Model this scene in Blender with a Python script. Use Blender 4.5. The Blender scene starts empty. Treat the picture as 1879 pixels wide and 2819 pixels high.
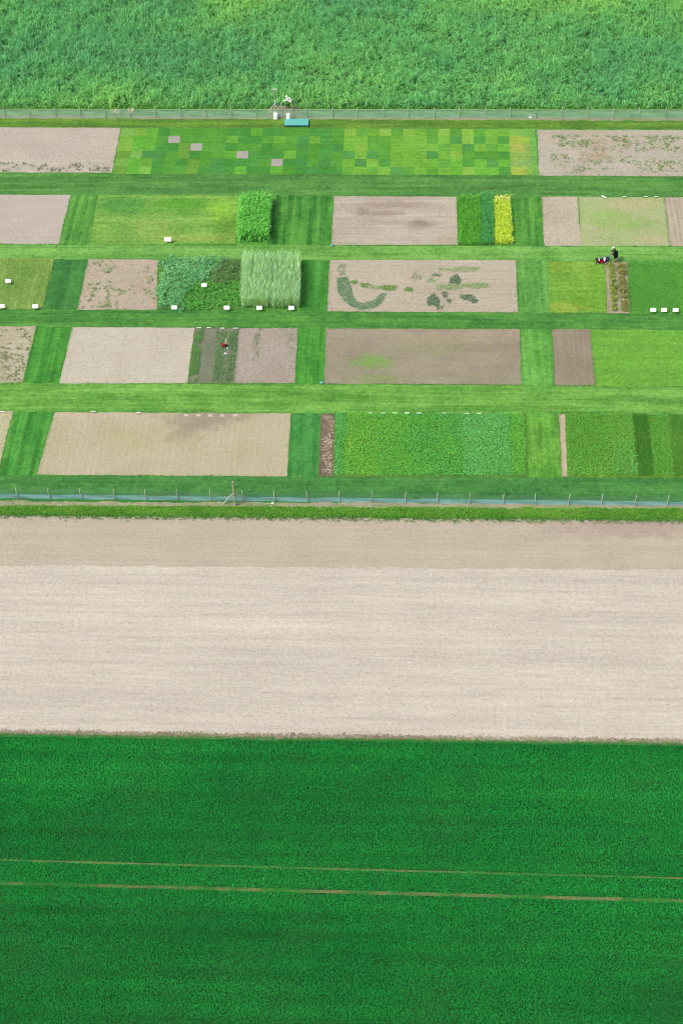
import bpy, bmesh, math, random
import numpy as np
from mathutils import Vector, Matrix

# ------------------------------------------------------------------ camera, sky, sun, exposure
SC = bpy.context.scene
COL = SC.collection
R = math.radians
FPX, PW, PH, UNIT = 4300.0, 1879.0, 2819.0, 1879.0 / 1568.0     # focal length in photo pixels; 1568-wide reading units
CAM_H = 89.659
PITCH, ROLL, YAW = R(48.4759), R(-1.9463), R(3.4703)


def cam_axes():
    cp, sp, cy, sy = math.cos(PITCH), math.sin(PITCH), math.cos(YAW), math.sin(YAW)
    fwd = Vector((-sy * cp, cy * cp, -sp))
    r0 = Vector((cy, sy, 0))
    u0 = r0.cross(fwd)
    right = r0 * math.cos(ROLL) + u0 * math.sin(ROLL)
    return right, right.cross(fwd), fwd


RIGHT, UP, FWD = cam_axes()
cam = bpy.data.cameras.new('camera')
camo = bpy.data.objects.new('camera', cam)
COL.objects.link(camo)
mw = Matrix.Identity(4)
for i in range(3):
    mw[i][0], mw[i][1], mw[i][2] = RIGHT[i], UP[i], -FWD[i]
mw[2][3] = CAM_H
camo.matrix_world = mw
cam.sensor_fit = 'VERTICAL'
cam.sensor_height = 36.0
cam.lens = FPX / PH * 36.0
cam.clip_end = 5000
cam.clip_start = 0.5
SC.camera = camo

SUN_EL, SUN_AZ = R(56), R(-118)          # azimuth measured from +Y towards +X: light comes from the left
world = bpy.data.worlds.new('World')
SC.world = world
world.use_nodes = True
wn = world.node_tree
bg = wn.nodes['Background']
sky = wn.nodes.new('ShaderNodeTexSky')
sky.sky_type = 'NISHITA'
sky.sun_disc = False
sky.sun_elevation = SUN_EL
sky.sun_rotation = SUN_AZ
sky.air_density = 1.0
sky.dust_density = 4.0
sky.ozone_density = 0.6
wn.links.new(sky.outputs[0], bg.inputs[0])
bg.inputs[1].default_value = 0.11
sun = bpy.data.lights.new('sun', 'SUN')
sun.energy = 1.5
sun.angle = R(14)
sun.color = (1.0, 0.93, 0.79)
suno = bpy.data.objects.new('sun', sun)
COL.objects.link(suno)
sd = Vector((math.sin(SUN_AZ) * math.cos(SUN_EL), math.cos(SUN_AZ) * math.cos(SUN_EL), math.sin(SUN_EL)))
suno.rotation_euler = sd.to_track_quat('Z', 'Y').to_euler()
SC.view_settings.view_transform = 'Standard'
SC.view_settings.look = 'None'
SC.view_settings.exposure = 1.2
SC.view_settings.gamma = 1.0
SC.cycles.filter_width = 1.0
GAIN = 2.10                              # how bright an open-lying surface of albedo 1 shows under this light

rng = np.random.default_rng(7)
random.seed(7)


# ------------------------------------------------------------------ helpers: places
def at(x, y, z=0.0):
    """reading coordinates (1568-wide copy of the photo) -> point on the level z in metres"""
    u, v = x * UNIT - PW / 2, y * UNIT - PH / 2
    d = RIGHT * (u / FPX) - UP * (v / FPX) + FWD
    t = (z - CAM_H) / d.z
    return Vector((d.x * t, d.y * t, z))


def q1(x, y): return (x / 2.45 / UNIT, (250 + y / 2.45) / UNIT)
def q2(x, y): return ((620 + x / 2.45) / UNIT, (250 + y / 2.45) / UNIT)
def q3(x, y): return ((1239 + x / 2.45) / UNIT, (250 + y / 2.45) / UNIT)
def q4(x, y): return (x / 2.45 / UNIT, (840 + y / 2.45) / UNIT)
def q5(x, y): return ((620 + x / 2.45) / UNIT, (840 + y / 2.45) / UNIT)
def q6(x, y): return ((1239 + x / 2.45) / UNIT, (840 + y / 2.45) / UNIT)
def src(x, y): return (x / UNIT, y / UNIT)


def gp(pts):
    return np.array([at(x, y)[:2] for x, y in pts])


def lin(c):
    c = np.array(c, float) / 255.0
    return np.where(c <= 0.04045, c / 12.92, ((c + 0.055) / 1.055) ** 2.4)


def alb(c, k=1.0):
    return np.clip(lin(c) / GAIN * k, 0.002, 0.9)


# ------------------------------------------------------------------ helpers: noise and sampling
_perm = np.random.default_rng(3).random((256, 256))


def vnoise(x, y):
    xi, yi = np.floor(x).astype(int), np.floor(y).astype(int)
    fx, fy = x - xi, y - yi
    fx, fy = fx * fx * (3 - 2 * fx), fy * fy * (3 - 2 * fy)
    a = _perm[xi % 256, yi % 256]; b = _perm[(xi + 1) % 256, yi % 256]
    c = _perm[xi % 256, (yi + 1) % 256]; d = _perm[(xi + 1) % 256, (yi + 1) % 256]
    return (a * (1 - fx) + b * fx) * (1 - fy) + (c * (1 - fx) + d * fx) * fy


def fbm(p, scale, octv=3, off=0.0):
    x, y = p[:, 0] * scale + 31.7 + off, p[:, 1] * scale + 77.1 + off * 1.7
    s, a, t = 0, 1.0, 0
    for i in range(octv):
        s = s + a * vnoise(x, y); t += a
        x, y, a = x * 2.03 + 5.1, y * 2.03 + 9.7, a * 0.55
    return s / t


def inside(p, poly):
    x, y = p[:, 0], p[:, 1]
    r = np.zeros(len(p), bool)
    n = len(poly)
    for i in range(n):
        x1, y1 = poly[i]; x2, y2 = poly[(i + 1) % n]
        if y1 == y2:
            continue
        c = ((y1 > y) != (y2 > y)) & (x < (x2 - x1) * (y - y1) / (y2 - y1) + x1)
        r ^= c
    return r


def sample(poly, spacing, jitter=0.5, rows=None):
    """jittered grid of points inside a ground polygon; rows=(dx,dy) gives drilled rows"""
    lo, hi = poly.min(0), poly.max(0)
    dx, dy = rows if rows else (spacing, spacing)
    gx, gy = np.meshgrid(np.arange(lo[0], hi[0], dx), np.arange(lo[1], hi[1], dy))
    p = np.stack([gx.ravel(), gy.ravel()], 1)
    p += (rng.random(p.shape) - 0.5) * 2 * jitter * np.array([dx, dy])
    return p[inside(p, poly)]


# ------------------------------------------------------------------ helpers: objects
def tag(o, label=None, cat=None, group=None, kind=None):
    if label: o['label'] = label
    if cat: o['category'] = cat
    if group: o['group'] = group
    if kind: o['kind'] = kind
    return o


def link_mesh(name, me, mats, parent=None):
    o = bpy.data.objects.new(name, me)
    COL.objects.link(o)
    for m in (mats if isinstance(mats, (list, tuple)) else [mats]):
        me.materials.append(m)
    if parent: o.parent = parent
    return o


def empty(name, loc, rz=0.0):
    o = bpy.data.objects.new(name, None)
    COL.objects.link(o)
    o.location = loc
    o.rotation_euler = (0, 0, rz)
    o.empty_display_size = 0.2
    return o


class MB:
    """collects primitive shapes into ONE mesh"""
    def __init__(self): self.bm = bmesh.new()

    def box(self, c, s, rot=None, bevel=0.0):
        b = bmesh.new()
        bmesh.ops.create_cube(b, size=1.0)
        bmesh.ops.scale(b, vec=Vector(s), verts=b.verts)
        if bevel: bmesh.ops.bevel(b, geom=b.edges[:], offset=bevel, segments=2, affect='EDGES')
        M = Matrix.Translation(Vector(c)) @ (rot.to_4x4() if rot else Matrix.Identity(4))
        bmesh.ops.transform(b, matrix=M, verts=b.verts)
        self._add(b); return self

    def tube(self, pts, r, n=8, r2=None):
        pts = [Vector(p) for p in pts]
        rings = []
        for i, p in enumerate(pts):
            t = (pts[min(i + 1, len(pts) - 1)] - pts[max(i - 1, 0)]).normalized()
            a = t.cross(Vector((0, 0, 1)) if abs(t.z) < 0.9 else Vector((1, 0, 0))).normalized()
            b = t.cross(a)
            rr = r if r2 is None else r + (r2 - r) * i / (len(pts) - 1)
            rings.append([self.bm.verts.new(p + (a * math.cos(2 * math.pi * k / n) + b * math.sin(2 * math.pi * k / n)) * rr) for k in range(n)])
        for A, B in zip(rings, rings[1:]):
            for k in range(n):
                self.bm.faces.new((A[k], A[(k + 1) % n], B[(k + 1) % n], B[k]))
        self.bm.faces.new(rings[0][::-1]); self.bm.faces.new(rings[-1])
        return self

    def ball(self, c, s, seg=12, jit=0.0):
        b = bmesh.new()
        bmesh.ops.create_uvsphere(b, u_segments=seg, v_segments=max(6, seg // 2 + 1), radius=1.0)
        for v in b.verts:
            k = 1 + (random.random() - 0.5) * jit
            v.co = Vector((v.co.x * s[0] * k, v.co.y * s[1] * k, v.co.z * s[2] * k)) + Vector(c)
        self._add(b); return self

    def _add(self, b):
        m = bpy.data.meshes.new('tmp'); b.to_mesh(m); b.free()
        self.bm.from_mesh(m); bpy.data.meshes.remove(m)

    def build(self, name, mat, parent=None, smooth=True):
        bmesh.ops.recalc_face_normals(self.bm, faces=self.bm.faces[:])
        me = bpy.data.meshes.new(name)
        self.bm.to_mesh(me); self.bm.free()
        if smooth:
            for p in me.polygons: p.use_smooth = True
            try: me.set_sharp_from_angle(angle=R(40))
            except Exception: pass
        return link_mesh(name, me, mat, parent)


def sheet(name, pts, z, mat, label, cat='ground', rag=0.05, ground=False, step=0.35):
    """flat area of ground with a slightly ragged outline"""
    P = np.array(pts) if ground else gp(pts)
    out = []
    n = len(P)
    for i in range(n):
        a, b = P[i], P[(i + 1) % n]
        L = np.linalg.norm(b - a)
        k = max(1, int(L / step)) if rag else 1
        t = np.arange(k)[:, None] / k
        seg = a + (b - a) * t
        if rag:
            nn = np.array([-(b - a)[1], (b - a)[0]]) / max(L, 1e-6)
            w = (fbm(seg, 0.9, 2) - 0.5) * 2 * rag + (rng.random(len(seg)) - 0.5) * rag
            seg = seg + nn * w[:, None]
        out.append(seg)
    out = np.concatenate(out)
    me = bpy.data.meshes.new(name)
    me.from_pydata([(x, y, z) for x, y in out], [], [list(range(len(out)))])
    me.update()
    if me.polygons[0].normal.z < 0: me.flip_normals()
    o = link_mesh(name, me, mat)
    return tag(o, label, cat, kind='structure')


# ------------------------------------------------------------------ helpers: materials
class NT:
    def __init__(self, name):
        self.m = bpy.data.materials.new(name)
        self.m.use_nodes = True
        self.t = self.m.node_tree
        self.p = self.t.nodes['Principled BSDF']
        self.p.inputs['Roughness'].default_value = 0.9
        self.p.inputs['Specular IOR Level'].default_value = 0.15
        self.pos = self.t.nodes.new('ShaderNodeNewGeometry').outputs['Position']

    def put(self, sock, v):
        if isinstance(v, bpy.types.NodeSocket): self.t.links.new(v, sock)
        elif hasattr(v, '__len__') and len(v) == 3 and sock.type == 'RGBA': sock.default_value = (*v, 1)
        else: sock.default_value = v

    def math(self, op, a, b=0.0, c=None, clamp=False):
        n = self.t.nodes.new('ShaderNodeMath'); n.operation = op; n.use_clamp = clamp
        self.put(n.inputs[0], a); self.put(n.inputs[1], b)
        if c is not None: self.put(n.inputs[2], c)
        return n.outputs[0]

    def mapped(self, scale=(1, 1, 1), loc=(0, 0, 0), rz=0.0, vec=None):
        n = self.t.nodes.new('ShaderNodeMapping')
        self.put(n.inputs[0], vec or self.pos)
        n.inputs[1].default_value = loc; n.inputs[2].default_value = (0, 0, rz); n.inputs[3].default_value = scale
        return n.outputs[0]

    def noise(self, scale, detail=2.0, rough=0.55, vec=None, dist=0.0):
        n = self.t.nodes.new('ShaderNodeTexNoise')
        self.put(n.inputs['Vector'], vec or self.pos)
        n.inputs['Scale'].default_value = scale; n.inputs['Detail'].default_value = detail
        n.inputs['Roughness'].default_value = rough; n.inputs['Distortion'].default_value = dist
        return n.outputs['Fac']

    def ramp(self, v, lo, hi, a=0.0, b=1.0):
        n = self.t.nodes.new('ShaderNodeMapRange'); n.interpolation_type = 'SMOOTHSTEP'
        self.put(n.inputs[0], v)
        for i, k in enumerate((lo, hi, a, b)): n.inputs[i + 1].default_value = k
        return n.outputs[0]

    def mix(self, f, a, b, mode='MIX'):
        n = self.t.nodes.new('ShaderNodeMix'); n.data_type = 'RGBA'; n.blend_type = mode; n.clamp_result = False
        self.put(n.inputs[0], f); self.put(n.inputs[6], a); self.put(n.inputs[7], b)
        return n.outputs[2]

    def mul(self, col, fac):
        return self.mix(1.0, col, self.rgb(fac), 'MULTIPLY')

    def rgb(self, v):
        n = self.t.nodes.new('ShaderNodeCombineColor')
        for i in range(3): self.put(n.inputs[i], v)
        return n.outputs[0]

    def attr(self, name):
        n = self.t.nodes.new('ShaderNodeAttribute'); n.attribute_name = name
        return n.outputs['Color']

    def bump(self, h, dist, strength=1.0):
        n = self.t.nodes.new('ShaderNodeBump'); n.inputs['Distance'].default_value = dist; n.inputs['Strength'].default_value = strength
        self.put(n.inputs['Height'], h); self.put(self.p.inputs['Normal'], n.outputs[0])

    def end(self, col):
        self.put(self.p.inputs['Base Color'], col)
        return self.m

    def spots(self, col, spots):
        """patches of other soil: (centre x, y reading coords, half sizes in metres, turn, colour, strength)"""
        for (cx, cy, rx, ry, rz, c, k) in spots:
            p = at(cx, cy)
            v = self.mapped(loc=(-p.x, -p.y, 0))
            v = self.mapped(rz=-rz, vec=v)
            v = self.mapped(scale=(1 / rx, 1 / (ry * 1.13), 0), vec=v)
            n = self.t.nodes.new('ShaderNodeVectorMath'); n.operation = 'LENGTH'
            self.put(n.inputs[0], v)
            d = self.math('ADD', n.outputs['Value'], self.math('MULTIPLY', self.math('SUBTRACT', self.noise(1.1, 4.0), 0.5), 1.5))
            f = self.ramp(d, 0.25, 1.15, k, 0.0)
            col = self.mix(f, col, tuple(alb(c)))
        return col


def var(nt, terms):
    """1 + sum(amp * (noise - .5) * 2)"""
    v = 1.0
    for amp, n in terms:
        v = nt.math('ADD', nt.math('MULTIPLY', nt.math('SUBTRACT', n, 0.5), 2.0 * amp), v)
    return v


def cream(c): return (c[0] * .978, c[1] * 1.01, c[2] * 1.005)


def soil_mat(name, c, c2=None, axis='x', streak=0.10, grain=0.22, patch=0.10, spots=(), band=False, furrow=0.0, fw=0.5, green=0.0, gcol=(150, 170, 110)):
    c, c2 = cream(c), cream(c2 or c)
    nt = NT(name)
    sv = (0.06, 1.6, 0) if axis == 'x' else (1.6, 0.06, 0)
    sv2 = (0.25, 4.5, 0) if axis == 'x' else (4.5, 0.25, 0)
    st = nt.noise(1.0, 3.0, 0.6, nt.mapped(sv, (3, 7, 0)))
    st2 = nt.noise(1.0, 2.0, 0.6, nt.mapped(sv2, (13, 17, 0)))
    g1 = nt.noise(6.5, 4.0, 0.75)
    g2 = nt.noise(3.2, 2.0, 0.6)
    pt = nt.noise(0.35, 3.0, 0.55)
    if band: pt = nt.noise(1.0, 3.0, 0.5, nt.mapped((0.02, 0.42, 0), (17, 41, 0)))
    col = nt.mix(nt.ramp(nt.noise(0.22, 4.0, 0.6, nt.mapped(loc=(50, 20, 0))), 0.4, 0.65), tuple(alb(c)), tuple(alb(c2 if c2 else c)))
    if green:
        f = nt.math('MULTIPLY', nt.ramp(nt.noise(7.0, 3.0, 0.7, nt.mapped(loc=(5, 9, 0))), 0.45, 0.68), nt.ramp(nt.noise(0.3, 2.0, 0.5, nt.mapped(loc=(23, 3, 0))), 0.30, 0.62, 0.25, 1.0))
        col = nt.mix(nt.math('MULTIPLY', f, green), col, tuple(alb(gcol)))
    col = nt.spots(col, spots)
    terms = [(streak * 1.8, st), (streak * 1.6, st2), (grain * 1.7, g1), (grain * 1.1, g2), (patch * 1.3, pt)]
    v = var(nt, terms)
    fl = nt.ramp(nt.noise(4.0, 4.0, 0.75, nt.mapped(loc=(71, 13, 0))), .60, .70)
    v = nt.math('SUBTRACT', v, nt.math('MULTIPLY', fl, .14 + grain * .35))
    fl2 = nt.ramp(nt.noise(4.6, 4.0, 0.75, nt.mapped(loc=(11, 93, 0))), .62, .72)
    v = nt.math('ADD', v, nt.math('MULTIPLY', fl2, .05 + grain * .25))
    if furrow:
        s = nt.t.nodes.new('ShaderNodeSeparateXYZ'); nt.put(s.inputs[0], nt.pos)
        w = nt.math('SINE', nt.math('ADD', nt.math('MULTIPLY', s.outputs[1 if axis == 'x' else 0], 2 * math.pi / fw), nt.math('MULTIPLY', nt.noise(0.8, 2.0), 1.5)))
        v = nt.math('ADD', v, nt.math('MULTIPLY', w, furrow))
    nt.bump(nt.math('ADD', g1, nt.math('MULTIPLY', g2, 1.3)), 0.05, 0.8)
    return nt.end(nt.mul(col, v))


def hazy_meadow(c):  # muted, warmer grass greens; slight haze is put into the colour too
    l = .3 * c[0] + .6 * c[1] + .1 * c[2]
    return (c[0] * .87 + l * .13 + 3, c[1] * .9 + l * .1, c[2] * .9 + l * .1 - 5)


def grass_mat(name, c, c2, axis='x', stripe=0.10, grain=0.20, mow=0.0, mw_=1.0, tone=0.10, dots=0.0, dot=(150, 195, 90), spots=()):
    c, c2 = hazy_meadow(c), hazy_meadow(c2)
    nt = NT(name)
    sv = (0.07, 1.3, 0) if axis == 'x' else (1.3, 0.07, 0)
    sv2 = (0.2, 5.0, 0) if axis == 'x' else (5.0, 0.2, 0)
    st = nt.noise(1.0, 3.0, 0.6, nt.mapped(sv, (31, 5, 0)))
    st2 = nt.noise(1.0, 2.0, 0.6, nt.mapped(sv2, (8, 1, 0)))
    g1 = nt.noise(6.0, 4.0, 0.75)
    g2 = nt.noise(2.6, 4.0, 0.65)
    pt = nt.noise(0.45, 4.0, 0.6, nt.mapped(loc=(9, 9, 0)))
    f = nt.ramp(nt.math('ADD', nt.math('MULTIPLY', st, 0.6), nt.math('MULTIPLY', pt, 0.4)), 0.38, 0.62)
    col = nt.mix(f, tuple(alb(c)), tuple(alb(c2)))
    if dots:
        d = nt.ramp(nt.noise(1.5, 2.0, 0.5, nt.mapped((0.8, 1.3, 1), (4, 2, 0))), 0.62, 0.80)
        col = nt.mix(nt.math('MULTIPLY', d, dots), col, tuple(alb(dot)))
    col = nt.spots(col, spots)
    v = var(nt, [(stripe * 2.0, st), (stripe * 2.8, st2), (grain * 2.6, g1), (grain * 3.4, g2), (tone * 1.5, pt)])
    if mow:
        s = nt.t.nodes.new('ShaderNodeSeparateXYZ'); nt.put(s.inputs[0], nt.pos)
        w = nt.math('SINE', nt.math('ADD', nt.math('MULTIPLY', s.outputs[1 if axis == 'x' else 0], 2 * math.pi / mw_), nt.math('MULTIPLY', nt.noise(0.35, 2.0), 2.0)))
        w = nt.math('MULTIPLY', nt.ramp(w, -0.5, 0.5, -1, 1), mow)
        v = nt.math('ADD', v, nt.math('MULTIPLY', w, .65))
    nt.bump(nt.math('ADD', g1, g2), 0.04, 0.7)
    return nt.end(nt.mul(col, v))


def leaf_mat(name, trans=0.4):
    nt = NT(name)
    a = nt.attr('Col')
    nt.p.inputs['Roughness'].default_value = 0.6
    nt.p.inputs['Specular IOR Level'].default_value = 0.25
    nt.end(a)
    tr = nt.t.nodes.new('ShaderNodeBsdfTranslucent'); nt.put(tr.inputs[0], a)
    mx = nt.t.nodes.new('ShaderNodeMixShader'); mx.inputs[0].default_value = trans
    nt.t.links.new(nt.p.outputs[0], mx.inputs[1]); nt.t.links.new(tr.outputs[0], mx.inputs[2])
    nt.t.links.new(mx.outputs[0], nt.t.nodes['Material Output'].inputs[0])
    return nt.m


def plain(name, c, rough=0.6, wear=0.12, scale=14.0, spec=0.3, k=1.0, metal=0.0):
    nt = NT(name)
    nt.p.inputs['Roughness'].default_value = rough
    nt.p.inputs['Specular IOR Level'].default_value = spec
    nt.p.inputs['Metallic'].default_value = metal
    n = nt.noise(scale, 4.0, 0.6)
    return nt.end(nt.mul(nt.rgb3(c, k) if False else tuple(alb(c, k)), var(nt, [(wear, n)])))


LEAF = leaf_mat('leaf_blades')


# ------------------------------------------------------------------ helpers: vegetation
def leaves(name, P, n, length, width, elev, cols, label, cat, top=0.0, hvar=0.3, droop=0.25, spread=0.05, k=1.5, patch=0.3,
           pscale=0.4, tone=0.25, kind='stuff', tipc=None, size=None, basec=None, parent=None, z0=0.03, shade=None, pst=(1, 1), strips=None, mat=None):
    """P plants on the ground, each with n leaf blades; every blade one bent diamond. cols: display colours mixed by patches and at random"""
    m = len(P)
    if m == 0: return None
    idx = np.repeat(np.arange(m), n)
    N = len(idx)
    ps = np.ones(m) if size is None else size
    hs = ps * (1 + (rng.random(m) - 0.5) * 2 * hvar)
    base = np.zeros((N, 3))
    base[:, :2] = P[idx] + (rng.random((N, 2)) - 0.5) * 2 * spread
    base[:, 2] = z0 + top * hs[idx] * rng.random(N)
    az = rng.random(N) * 2 * math.pi
    el = np.radians(elev[0] + (elev[1] - elev[0]) * rng.random(N))
    L = length * hs[idx] * (0.6 + 0.8 * rng.random(N))
    W_ = width * (0.6 + 0.8 * rng.random(N)) * np.sqrt(ps[idx])
    d = np.stack([np.cos(az) * np.cos(el), np.sin(az) * np.cos(el), np.sin(el)], 1)
    side = np.stack([-np.sin(az), np.cos(az), np.zeros(N)], 1)
    mid = base + d * (L * 0.5)[:, None]
    tip = base + d * L[:, None]
    tip[:, 2] = np.maximum(tip[:, 2] - droop * L * (1.2 - np.sin(el)), 0.045)
    tw = (rng.random(N) - 0.5)
    sv = side * np.cos(tw)[:, None]; sv[:, 2] += np.sin(tw)
    V = np.empty((N, 4, 3))
    V[:, 0] = mid + sv * (W_ / 2)[:, None]
    V[:, 1] = tip
    V[:, 2] = mid - sv * (W_ / 2)[:, None]
    V[:, 3] = base
    C = np.array([alb(c, k) for c in cols])
    pf = np.clip((fbm(P * np.array(pst), pscale, 3) - 0.5) * 2.4 + 0.5, 0, 1)
    if strips: pf = np.clip(pf * .25 + np.interp(P[:, 0], *strips) - .1, 0, 1)
    nc = len(C)
    r = np.clip(pf[idx] * patch * 1.0 + rng.random(N) * (1 - patch), 0, 0.999) * (nc - 1)
    i0 = r.astype(int); fr = (r - i0)[:, None]
    col = C[i0] * (1 - fr) + C[np.minimum(i0 + 1, nc - 1)] * fr
    col *= (1 + (rng.random(N) - 0.5) * 2 * tone)[:, None]
    if shade is not None: col *= shade[idx][:, None]
    CC = np.ones((N, 4, 4))
    CC[:, :, :3] = col[:, None, :]
    if tipc is not None: CC[:, 1, :3] = 0.4 * col + 0.6 * alb(tipc, k)
    if basec is not None: CC[:, 3, :3] = alb(basec, k)
    me = bpy.data.meshes.new(name)
    me.vertices.add(N * 4); me.loops.add(N * 4); me.polygons.add(N)
    me.vertices.foreach_set('co', V.astype(np.float32).ravel())
    me.loops.foreach_set('vertex_index', np.arange(N * 4, dtype=np.int32))
    me.polygons.foreach_set('loop_start', np.arange(0, N * 4, 4, dtype=np.int32))
    at_ = me.color_attributes.new('Col', 'FLOAT_COLOR', 'POINT')
    at_.data.foreach_set('color', CC.astype(np.float32).ravel())
    me.update(calc_edges=True)
    o = link_mesh(name, me, mat or LEAF, parent)
    if kind or label: tag(o, label, cat, kind=kind)
    return o


def thin(P, f):
    return P[rng.random(len(P)) < f]


# ================================================================== GROUND AND FIELDS
GREEN_D, GREEN_M, GREEN_L = (62, 140, 62), (80, 158, 64), (112, 182, 76)
sheet('ground', [(-900, -700), (900, -700), (900, 1500), (-900, 1500)], 0.0, grass_mat('ground_grass', GREEN_D, GREEN_M),
      'wide green farmland ground under all fields and plots', 'ground', rag=0, ground=True)

def bandY(x, y): return at(x, y).y

# mown grass paths between the plots; each a strip of its own
def path_h(y0, y1, mat, label, z=0.004):
    a, b, c, d = at(0, y0[0]), at(1568, y0[1]), at(1568, y1[1]), at(0, y1[0])
    def ext(p, q, s): return p + (p - q) * s
    pts = [tuple(ext(a, b, .5)[:2]), tuple(ext(b, a, .5)[:2]), tuple(ext(c, d, .5)[:2]), tuple(ext(d, c, .5)[:2])]
    return sheet('grass_path', pts, z, mat, label, 'grass path', rag=0.12, ground=True)

sheet('trial_ground', [(-70, bandY(784, 1166)), (60, bandY(784, 1166)), (60, bandY(784, 250)), (-70, bandY(784, 250))], 0.004,
      grass_mat('trial_grass', (70, 152, 66), (92, 172, 66), axis='y', stripe=0.08, tone=0.10), 'mown green turf around the research plots', 'lawn', rag=0, ground=True)
path_h((272, 278), (292, 297), grass_mat('verge_olive', (84, 142, 48), (106, 160, 56), stripe=0.10, dots=0.5, dot=(128, 142, 70)), 'olive green mown strip in front of the far fence', 0.008)
path_h((397, 405), (447, 454), grass_mat('path_striped', (70, 142, 62), (90, 160, 74), stripe=0.12, mow=0.06, mw_=1.7), 'dark striped grass path between the turf trial and the maize row', 0.008)
path_h((562, 567), (596, 601), grass_mat('path_pale', (96, 172, 70), (122, 190, 88), stripe=0.10, tone=0.14), 'light green grass path the mower stands on', 0.008)
path_h((711, 719), (751, 758), grass_mat('path_deep', (60, 138, 56), (88, 162, 66), stripe=0.10, dots=0.6, dot=(112, 182, 84)), 'deep green grass path below the reed block', 0.008)
path_h((880, 887), (946, 951), grass_mat('path_wide', (86, 164, 58), (118, 188, 80), stripe=0.12, tone=0.12, dots=0.3), 'wide light green grass path with wheel streaks', 0.008)
path_h((1092, 1098), (1157, 1164), grass_mat('path_front', (58, 136, 62), (76, 152, 72), stripe=0.07, dots=0.7, dot=(108, 176, 84)), 'dark green grass strip inside the near fence', 0.008)

ZP = 0.014
_pz = [0]
def patch(name, pts, mat, label, cat='plot', rag=0.05):
    _pz[0] += 1
    return sheet(name, pts, ZP + _pz[0] * 0.0007, mat, label, cat, rag)

BEIGE, PINK = (206, 190, 172), (201, 186, 171)

# lanes running away from the viewer
def lane(pts, mat, label): return sheet('grass_lane', pts, 0.011, mat, label, 'grass lane', rag=0.16)
lane([(164, 449), (226, 449), (206, 562), (137, 562)], grass_mat('lane_a', (72, 152, 60), (98, 174, 68), 'y', mow=0.10, mw_=0.9), 'striped grass lane left of the yellowish lawn plot')
lane([(126, 596), (203, 596), (178, 712), (99, 712)], grass_mat('lane_b', (52, 130, 60), (66, 144, 66), 'y', mow=0.06, mw_=1.3, dots=0.4, dot=(90, 165, 80)), 'dark grass lane left of the weedy soil plot')
lane([(83, 751), (166, 752), (137, 880), (53, 879)], grass_mat('lane_c', (52, 144, 48), (76, 168, 60), 'y', mow=0.10, mw_=1.2, dots=0.4), 'saturated green lane left of the pale seedbed')
lane([(33, 946), (126, 947), (86, 1092), (-4, 1092)], grass_mat('lane_d', (52, 146, 52), (80, 172, 64), 'y', mow=0.12, mw_=1.3, dots=0.5), 'saturated green lane left of the large tan plot')
lane([(630, 447), (767, 450), (761, 563), (624, 561)], grass_mat('lane_e', (50, 136, 48), (86, 168, 64), 'y', stripe=0.14, mow=0.14, mw_=1.05), 'boldly striped grass square right of the maize')
lane([(693, 597), (757, 597), (751, 716), (690, 714)], grass_mat('lane_f', (52, 142, 48), (72, 160, 60), 'y', mow=0.05), 'green lane right of the reed block')
lane([(685, 754), (749, 755), (743, 882), (678, 881)], grass_mat('lane_g', (52, 148, 46), (82, 172, 62), 'y', mow=0.06, dots=0.4), 'green lane between the purple soil and the brown plot')
lane([(669, 950), (739, 951), (731, 1095), (659, 1095)], grass_mat('lane_h', (52, 142, 62), (70, 160, 72), 'y', mow=0.09, mw_=1.1), 'green lane right of the large tan plot')
lane([(1178, 455), (1243, 453), (1249, 566), (1180, 565)], grass_mat('lane_i', (62, 146, 52), (92, 170, 66), 'y', mow=0.08, mw_=0.7), 'striped lane right of the yellow crop')
lane([(1187, 598), (1256, 600), (1263, 720), (1190, 719)], grass_mat('lane_j', (84, 164, 66), (106, 180, 84), 'y', mow=0.04, mw_=0.6), 'light lane left of the square being mown')
lane([(1194, 756), (1267, 757), (1273, 886), (1197, 885)], grass_mat('lane_k', (70, 158, 54), (102, 182, 78), 'y', mow=0.05, mw_=0.7), 'light lane left of the brown soil strip')
lane([(1205, 951), (1282, 952), (1290, 1096), (1210, 1097)], grass_mat('lane_l', (80, 160, 50), (106, 182, 66), 'y', mow=0.08, mw_=1.4), 'yellowish green lane right of the clover plot')

# soil plots, row by row from the far fence
patch('soil_plot', [(-90, 292), (278, 294), (257, 397), (-130, 396)], soil_mat('soil_a', PINK, BEIGE, streak=0.07, patch=0.05), 'bare soil plot at far left with a fringe of weeds')
patch('soil_plot', [(1233, 298), (1690, 299), (1720, 406), (1237, 404)], soil_mat('soil_b', PINK, (196, 180, 158), streak=0.07, green=0.25), 'far right soil plot dotted with weeds and straw')
patch('soil_plot', [(-130, 447), (163, 448), (136, 561), (-150, 560)], soil_mat('soil_c', (202, 186, 174), (206, 190, 176), streak=0.06, grain=0.12, patch=0.03), 'smooth pinkish soil plot at the left edge')
patch('soil_plot', [(767, 451), (1048, 452), (1051, 563), (761, 563)], soil_mat('soil_d', (204, 188, 170), (194, 177, 158), streak=0.12, patch=0.10,
      spots=[(905, 472, 5, .6, 0, (170, 152, 134), .7), (875, 490, 2.4, .45, 0, (160, 142, 124), .7), (830, 487, 1.2, .7, 0, (165, 147, 128), .6), (950, 512, 4, .5, 0, (170, 152, 134), .5), (965, 516, 1.4, .9, .2, (158, 140, 120), .7), (1025, 550, 1.4, .7, .3, (186, 168, 142), .6)]),
      'worked soil plot with dark rake marks left of the green crops')
patch('soil_plot', [(1133, 451), (1170, 451), (1172, 461), (1133, 461)], soil_mat('soil_e', (198, 184, 160)), 'small soil end of the yellow crop strip')
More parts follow.
